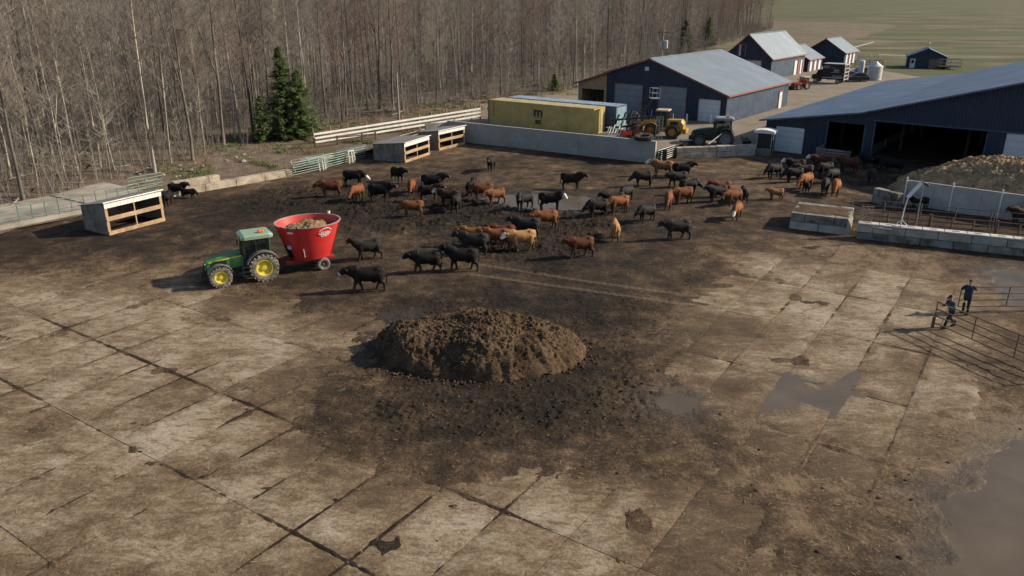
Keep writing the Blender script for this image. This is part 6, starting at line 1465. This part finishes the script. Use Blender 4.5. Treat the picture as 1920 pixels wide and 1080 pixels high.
def tree_mesh(H, r0, seed, fork=False, lod=0, low=.30):
    rr = random.Random(seed); tr = MB(); cr = MB(); n = 10 if not lod else 5
    lean = (rr.uniform(-.05, .05), rr.uniform(-.05, .05)); P = []
    ph = [rr.uniform(0, 6) for _ in range(4)]
    for k in range(n + 1):
        t = k / n; P.append(Vector((lean[0] * H * t + .16 * math.sin(t * 5 + ph[0]) * t + .05 * math.sin(t * 17 + ph[2]), lean[1] * H * t + .16 * math.sin(t * 4.4 + ph[1]) * t, H * t - .25 * (k == 0))))
    rad = [max(.018, r0 * (1 - t_ / n) ** .85 + (.35 * r0 if t_ == 0 else 0)) for t_ in range(n + 1)]
    tr.tube(P, rad, 7 if not lod else 4, False)
    def at(t):
        f_ = t * n; i = min(int(f_), n - 1); return lerp(P[i], P[i + 1], f_ - i), r0 * (1 - t) ** .85
    stems = [at]
    if fork:
        t0 = rr.uniform(.25, .5); p0, q0 = at(t0); az = rr.uniform(0, 6.28); L_ = H * (1 - t0) * .9
        Q = [p0 + Vector((math.cos(az), math.sin(az), 0)) * (L_ * .22 * math.sin(u * 1.5)) + Vector((0, 0, L_ * u)) for u in np.linspace(0, 1, 6)]
        tr.tube(Q, [max(.018, q0 * .75 * (1 - u) ** .9) for u in np.linspace(0, 1, 6)], 6 if not lod else 4, False)
        def at2(t, Q=Q, q0=q0):
            u = min(.999, max(0, (t - t0) / (1 - t0))); f_ = u * 5; i = int(f_); return lerp(Q[i], Q[i + 1], f_ - i), q0 * .75 * (1 - u)
        stems.append(at2)
    for st in stems:
        nl = (26 if not lod else 13) // len(stems) + (6 if not lod else 2)
        for k in range(nl):
            t = low + (.97 - low) * ((k + rr.random()) / nl); p, q = st(t)
            L_ = (.8 + (1 - t) * H * .26) * rr.uniform(.6, 1.15); az = k * 2.4 + rr.uniform(-.6, .6); el = rr.uniform(.45, 1.15)
            d = Vector((math.cos(az) * math.cos(el), math.sin(az) * math.cos(el), math.sin(el)))
            e = p + d * L_ + Vector((0, 0, .15 * L_)); mid = lerp(p, e, .5) + Vector((rr.uniform(-.1, .1), rr.uniform(-.1, .1), -.06)) * L_
            rl = max(.014, q * .42)
            cr.tube([p, mid, e], [rl, rl * .6, .008], 4 if not lod else 3, False)
            for j in range(11 if not lod else 5):
                u = .2 + .8 * rr.random(); b0 = lerp(p, mid, u * 2) if u < .5 else lerp(mid, e, u * 2 - 1)
                a2 = rr.uniform(0, 6.28); dd = (d + Vector((math.cos(a2), math.sin(a2), rr.uniform(-.2, .7))) * .9).normalized(); l2 = rr.uniform(.45, 1.3) * (.5 + .14 * L_)
                b1 = b0 + dd * l2
                if lod: cr.ribbon(b0, b1, .022)
                else: cr.tube([b0, b1], [.014, .006], 3, False)
                if not lod:
                    for _ in range(3):
                        b2 = lerp(b0, b1, rr.uniform(.3, .95)); a3 = rr.uniform(0, 6.28); cr.tube([b2, b2 + (dd + Vector((math.cos(a3), math.sin(a3), rr.uniform(-.1, .8)))).normalized() * rr.uniform(.25, .7)], [.0098, .005], 3, False)
    return tr, cr
def to_mesh(mb, name, mat):
    me = bpy.data.meshes.new(name); me.from_pydata(mb.v, [], mb.f); me.polygons.foreach_set('use_smooth', [True] * len(me.polygons)); me.materials.append(mat); return me
PROTO = []
spec = [(19, .125, 0, .3, bark_brown, twig_brown, 'maple'), (21, .155, 1, .35, bark_brown, twig_brown, 'maple'), (17, .11, 0, .25, bark_brown, twig_red, 'maple'), (20, .135, 0, .4, bark_dark, twig_brown, 'maple'), (18, .11, 1, .3, bark_dark, twig_red, 'maple'), (15, .085, 0, .2, bark_brown, twig_pale, 'maple'),
        (18, .10, 0, .35, bark_pale, twig_pale, 'birch'), (20, .115, 0, .4, bark_pale, twig_brown, 'birch'), (16, .09, 1, .3, bark_pale, twig_pale, 'birch'), (13, .06, 0, .2, bark_pale, twig_pale, 'birch'), (12, .055, 0, .15, bark_brown, twig_brown, 'maple')]
for k, (H_, r_, fk, lw, bm_, tm_, kd) in enumerate(spec):
    a, b = tree_mesh(H_, r_, 100 + k, fk, 0, lw); PROTO.append((to_mesh(a, 'trunk', bm_), to_mesh(b, 'crown', tm_), kd))
FE = [G(-220, 415, .3).xy, G(-40, 392, .3).xy, G(100, 366, .3).xy, G(250, 330, .4).xy, G(400, 285, .5).xy, G(500, 262, .6).xy, G(620, 236, .8).xy, G(760, 212, 1.0).xy, G(900, 190, 1.1).xy, G(1050, 172, 1.2).xy, G(1150, 150, 1.2).xy, G(1260, 118, 1.2).xy, G(1370, 82, 1.2).xy, G(1450, 56, 1.2).xy]
FEs = along(FE, 400)
def edge_pt(t): f_ = t * 399; i = min(int(f_), 398); return lerp(FEs[i], FEs[i + 1], f_ - i)
def zfl(p):
    d = min((p - q).length for q in bp[::3]); return float(zwood(np.array(p.x), np.array(p.y), np.array(d)))
def place_tree(p, k, s, lab, grp, rz=None):
    tm_, cm_, kd = PROTO[k]; T = thing('birch_tree' if kd == 'birch' else 'bare_tree', lab, 'tree', (p.x, p.y, zfl(p)), random.uniform(0, 6.28) if rz is None else rz, grp, s)
    link(bpy.data.objects.new('trunk', tm_), T); link(bpy.data.objects.new('crown', cm_), T); return T
random.seed(21); placed = []
FRONT = [(22, 335, 6, .95), (70, 345, 9, 1.1), (147, 327, 6, 1.0), (188, 312, 7, .95), (214, 318, 8, .9), (290, 318, 7, 1.05), (320, 303, 6, .9), (362, 298, 1, 1.0), (383, 280, 9, 1.1), (420, 272, 1, 1.05), (440, 262, 6, .9), (476, 258, 3, 1.1), (488, 236, 6, 1.0), (580, 232, 7, 1.05), (612, 226, 0, 1.1), (650, 222, 1, 1.0), (690, 214, 2, 1.0), (712, 212, 3, 1.0), (738, 216, 1, 1.1), (783, 205, 0, 1.0), (820, 200, 5, 1.1), (885, 190, 7, .9), (940, 186, 0, 1.0), (1000, 178, 2, 1.0)]
for k, (u, v, pr, s) in enumerate(FRONT):
    p = G(u, v, .6).xy; placed.append(p)
    kd = PROTO[pr][2]; place_tree(p, pr, s, ('pale-barked birch' if kd == 'birch' else 'grey-brown leafless tree') + ' in the front row of the wood, ' + ['first', 'second', 'third', 'fourth', 'fifth', 'sixth', 'seventh', 'eighth', 'ninth', 'tenth', 'eleventh', 'twelfth', 'thirteenth', 'fourteenth', 'fifteenth', 'sixteenth', 'seventeenth', 'eighteenth', 'nineteenth', 'twentieth', 'twenty-first', 'twenty-second', 'twenty-third', 'twenty-fourth'][k] + ' from the left', 'front trees of the wood')
cnt = 0; tries = 0
while cnt < 276 and tries < 6000:
    tries += 1; t = random.random() ** 1.35; q = edge_pt(t); d = 1.0 + 27 * random.random() ** 1.15
    p = q + OUTD * d + Vector((random.uniform(-1, 1), random.uniform(-1, 1)))
    if any((p - o_).length < 1.15 for o_ in placed): continue
    placed.append(p); k = random.choice([0, 0, 1, 2, 2, 3, 4, 5, 5, 6, 7, 8, 9, 10, 10]); kd = PROTO[k][2]
    place_tree(p, k, random.uniform(.85, 1.15), 'leafless pale birch among the dense trunks of the wood' if kd == 'birch' else 'leafless grey-brown tree among the dense trunks of the wood', 'birches within the wood' if kd == 'birch' else 'bare trees within the wood'); cnt += 1
def scatter(name, temps, pts, mat, smin, smax, seed):
    """many copies of small templates joined into one mass"""
    rg_ = np.random.default_rng(seed); VV = []; FF = []; base = 0
    tv = [(np.array(t_.v), np.array([f_ for f_ in t_.f if len(f_) == 4])) for t_ in temps]
    for (x, y, z_) in pts:
        v, f_ = tv[rg_.integers(len(tv))]; a = rg_.uniform(0, 6.28); s = rg_.uniform(smin, smax); c_, s_ = math.cos(a), math.sin(a)
        VV.append(np.stack([x + s * (v[:, 0] * c_ - v[:, 1] * s_), y + s * (v[:, 0] * s_ + v[:, 1] * c_), z_ + s * v[:, 2]], 1)); FF.append(f_ + base); base += len(v)
    me = mesh_np(name, np.concatenate(VV), np.concatenate(FF), False); me.materials.append(mat); return me
bg_t = []
for k in range(7):
    a, b = tree_mesh(random.uniform(16, 21), random.uniform(.08, .14), 300 + k, k % 3 == 0, 1, .15); a.add(b.v, b.f); bg_t.append(a)
pts = []
for _ in range(1150):
    q = edge_pt(random.random() ** 1.1) + OUTD * random.uniform(14, 85) if _ < 800 else edge_pt(random.random()) + OUTD * random.uniform(85, 260); pts.append((q.x, q.y, zfl(q) - .2))
tag(link(bpy.data.objects.new('distant_wood', scatter('distant_wood', bg_t[:4], pts[::2], bark('far_bark', (0.121, 0.104, 0.093), (0.230, 0.203, 0.180)), .8, 1.15, 1))), 'deep mass of bare trees behind the front of the wood', 'wood', kind='stuff')
tag(link(bpy.data.objects.new('distant_wood', scatter('distant_wood', bg_t[3:], pts[1::2], bark('far_bark_pale', (0.161, 0.146, 0.129), (0.291, 0.266, 0.233)), .8, 1.1, 2))), 'paler mass of bare trees deep in the wood', 'wood', kind='stuff')
# undergrowth
sh_t = []
for k in range(8):
    b = MB(); rr = random.Random(k)
    for j in range(7):
        a = rr.uniform(0, 6.28); h_ = rr.uniform(1.2, 4.5); p0 = Vector((rr.uniform(-.5, .5), rr.uniform(-.5, .5), -.1)); p1 = p0 + Vector((math.cos(a) * h_ * .22, math.sin(a) * h_ * .22, h_))
        b.tube([p0, lerp(p0, p1, .5) + Vector((.05, .05, 0)), p1], [.022, .015, .006], 3, False)
        for _ in range(7):
            s_ = lerp(p0, p1, rr.uniform(.25, .95)); a2 = rr.uniform(0, 6.28); b.ribbon(s_, s_ + Vector((math.cos(a2) * .5, math.sin(a2) * .5, rr.uniform(.05, .6))) * rr.uniform(.5, 1.4), .011)
    sh_t.append(b)
pts = []
for _ in range(1700):
    q = edge_pt(random.random() ** 1.2) + OUTD * (34 * random.random() ** 1.3 - .6); pts.append((q.x, q.y, zfl(q) - .05))
tag(link(bpy.data.objects.new('undergrowth', scatter('undergrowth', sh_t[:4], pts[:850], twig_brown, .5, 1.3, 3))), 'tangled leafless brush between the trunks', 'brush', kind='stuff')
tag(link(bpy.data.objects.new('undergrowth', scatter('undergrowth', sh_t[4:], pts[850:], twig_pale, .5, 1.2, 4))), 'pale dry brush along the foot of the wood', 'brush', kind='stuff')
sap_t = []
for k in range(7):
    b = MB(); rr = random.Random(70 + k); h_ = rr.uniform(5, 9); p1 = Vector((rr.uniform(-.6, .6), rr.uniform(-.6, .6), h_)); p0 = Vector((0, 0, -.1)); md = lerp(p0, p1, .5) + Vector((rr.uniform(-.15, .15), rr.uniform(-.15, .15), 0))
    b.tube([p0, md, p1], [.035, .024, .008], 4, False)
    for _ in range(34):
        t = rr.uniform(.18, .98); s_ = lerp(p0, md, t * 2) if t < .5 else lerp(md, p1, t * 2 - 1); a2 = rr.uniform(0, 6.28); l2 = rr.uniform(.4, 1.5); e_ = s_ + Vector((math.cos(a2) * l2 * .75, math.sin(a2) * l2 * .75, l2 * rr.uniform(.2, .9)))
        b.ribbon(s_, e_, .013)
        a3 = a2 + rr.uniform(-1, 1); m3 = lerp(s_, e_, .55); b.ribbon(m3, m3 + Vector((math.cos(a3) * .35, math.sin(a3) * .35, .3)) * rr.uniform(.6, 1.3), .009)
    sap_t.append(b)
pts = []
for _ in range(1800):
    q = edge_pt(random.random() ** 1.25) + OUTD * (.5 + 42 * random.random() ** 1.2); pts.append((q.x, q.y, zfl(q) - .05))
tag(link(bpy.data.objects.new('saplings', scatter('saplings', sap_t[:4], pts[:720], twig_pale, .7, 1.3, 13))), 'thicket of thin pale saplings filling the wood', 'saplings', kind='stuff')
tag(link(bpy.data.objects.new('saplings', scatter('saplings', sap_t[3:], pts[800:], twig_brown, .7, 1.3, 14))), 'thicket of thin brown saplings filling the wood', 'saplings', kind='stuff')
# fallen branches
lg_t = []
for k in range(5):
    b = MB(); rr = random.Random(40 + k); l_ = rr.uniform(1.5, 5); b.tube([(-l_ / 2, 0, .1), (0, rr.uniform(-.2, .2), .2), (l_ / 2, 0, .12 + rr.uniform(0, .5))], [.07, .06, .025], 5, False)
    for _ in range(5): x_ = rr.uniform(-l_ / 2, l_ / 2); b.tube([(x_, 0, .15), (x_ + rr.uniform(-.6, .6), rr.uniform(-.8, .8), rr.uniform(.1, .7))], [.025, .008], 3, False)
    lg_t.append(b)
pts = []
for _ in range(800):
    q = edge_pt(random.random() ** 1.3) + OUTD * (30 * random.random() - .5); pts.append((q.x, q.y, zfl(q)))
tag(link(bpy.data.objects.new('fallen_branches', scatter('fallen_branches', lg_t, pts, twig_pale, .5, 1.4, 5))), 'fallen branches littering the floor of the wood', 'branches', kind='stuff')
# grass and dry stalks on the bank
def blades(name, pts, hmin, hmax, mat, lab, seed, wv=.02):
    n = len(pts); rg_ = np.random.default_rng(seed); nb = 9; P = np.repeat(np.array(pts), nb, 0) + np.concatenate([rg_.uniform(-.22, .22, (n * nb, 2)), np.zeros((n * nb, 1))], 1)
    a = rg_.uniform(0, 6.28, n * nb); h_ = rg_.uniform(hmin, hmax, n * nb); le = rg_.uniform(.1, .6, n * nb) * h_
    V = np.zeros((n * nb, 3, 3)); V[:, 0] = P; V[:, 1] = P; V[:, 2] = P
    V[:, 0, 0] -= np.sin(a) * wv; V[:, 0, 1] += np.cos(a) * wv; V[:, 1, 0] += np.sin(a) * wv; V[:, 1, 1] -= np.cos(a) * wv
    V[:, 2, 0] += np.cos(a) * le; V[:, 2, 1] += np.sin(a) * le; V[:, 2, 2] += h_; V[:, :2, 2] -= .05
    me = mesh_np(name, V.reshape(-1, 3), np.arange(n * nb * 3).reshape(-1, 3), False); me.materials.append(mat)
    return tag(link(bpy.data.objects.new(name, me)), lab, 'grass', kind='stuff')
gm = mk('green_grass', (.10, .135, .035), .9, .35, .5, 0, world=True); dm = mk('dry_grass', (.22, .155, .085), .9, .35, .6, 0, world=True)
bank = []; dry = []
for _ in range(8500):
    t = random.random() * .52; q = edge_pt(.06 + t); i = min(range(0, 150, 2), key=lambda k_: (bp[k_] - q).length); e = bp[i]; p = lerp(q, e, random.uniform(-.25, .97)); w_ = (p.x, p.y, zfl(p) + .02)
    if perlin(np.array([p.x * .22]), np.array([p.y * .22]))[0] > -.16: bank.append(w_)
    else: dry.append(w_)
blades('grass', bank, .06, .26, gm, 'short green grass on the bank below the wood', 1, .028); blades('dry_grass', dry[:1900], .12, .55, dm, 'dry reddish-tan stalks at the foot of the wood', 2, .012)

# evergreens
def needles(name, lo, hi):
    m, N, L, bs = nodes(name); co = coords(N, L, 'Object'); a = noise(N, L, co, 1.5, 4); b = noise(N, L, co, 9, 3)
    L.new(ramp(N, L, mth(N, L, 'ADD', mth(N, L, 'MULTIPLY', a, .6), mth(N, L, 'MULTIPLY', b, .4)), [(.35, lo), (.65, hi)]), bs.inputs['Base Color']); bs.inputs['Roughness'].default_value = .75
    bs.inputs['Specular IOR Level'].default_value = .25; return m
nd1 = needles('spruce_needles', (.050, .085, .030), (.14, .185, .062))
def spruce(label, p, H, rb, seed, z=None, name='spruce_tree'):
    T = thing(name, label, 'tree', (p.x, p.y, zfl(p.xy) if z is None else z), 0); rg_ = np.random.default_rng(seed)
    b = MB(); b.tube([(0, 0, -.2), (.05, 0, H * .5), (0, .03, H)], [.03 * H * .5, .018 * H * .5, .01], 8, False); b.build('trunk', bark_dark, T, True)
    Q = []; z_ = H * .05
    while z_ < H * .985:
        f_ = z_ / H; Rr = rb * (1 - f_) ** .75 * (1 if f_ > .14 else .75 + f_ * 1.8); nb = int(7 + 4 * (1 - f_))
        for k in range(nb):
            a = rg_.uniform(0, 6.28); l_ = Rr * rg_.uniform(.55, 1.18); zz_ = z_ + rg_.uniform(-.12, .12); ns = max(4, int(l_ * 11))
            for j in range(ns):
                u = (j + .5) / ns; r_ = l_ * u; dz_ = -.18 * l_ * u + .16 * l_ * u * u
                for _ in range(4):
                    c_ = np.array([math.cos(a) * r_, math.sin(a) * r_, zz_ + dz_]) + rg_.normal(0, .05 + .05 * u, 3); a2 = a + rg_.normal(0, .9); ln = rg_.uniform(.16, .36); w_ = rg_.uniform(.03, .07); tl = rg_.uniform(-.5, .25)
                    d = np.array([math.cos(a2), math.sin(a2), tl]); s_ = np.array([-math.sin(a2), math.cos(a2), rg_.uniform(-.5, .5)]); Q.append([c_ - s_ * w_, c_ + s_ * w_, c_ + d * ln + s_ * w_ * .3, c_ + d * ln - s_ * w_ * .3])
        z_ += .17 + .10 * (1 - f_)
    V = np.array(Q).reshape(-1, 3); me = mesh_np('foliage', V, np.arange(len(V)).reshape(-1, 4), False); me.materials.append(nd1); link(bpy.data.objects.new('crown', me), T); return T
spruce('tall slender spruce at the edge of the wood, highest of the evergreens', G(538, 262, .4), 9.8, 2.7, 1); spruce('wide bushy spruce right beside the tall slender one', G(566, 260, .45), 7.4, 3.1, 2)
spruce('small spruce left of the tall slender one', G(495, 268, .4), 4.7, 1.7, 3); spruce('knee-high young spruce below the tall one', G(530, 268, .4), 2.4, .7, 4)
spruce('low green pine at the far edge of the wood behind the containers', G(1040, 170, 1.2), 2.6, 1.4, 5); spruce('dark evergreen at the back of the wood behind the transformer pole', G(1282, 105, 1.2), 8, 3.0, 6); spruce('second dark evergreen behind the transformer pole', G(1326, 92, 1.2), 8, 3.2, 7)

# pale track and drain on the field
trk = mk('pale_track', (.36, .34, .30), .9, .2, .3, .1, world=True)
sheet('path', [G(1578, 94, 1.0), G(1583, 95, 1.0), G(1640, 79.5, 1.0), G(1637, 78, 1.0)], 1.02, trk); sheet('path', [G(1648, 102, 1.0), G(1648, 103, 1.0), G(1712, 105, 1.0), G(1712, 104, 1.0)], 1.02, trk)
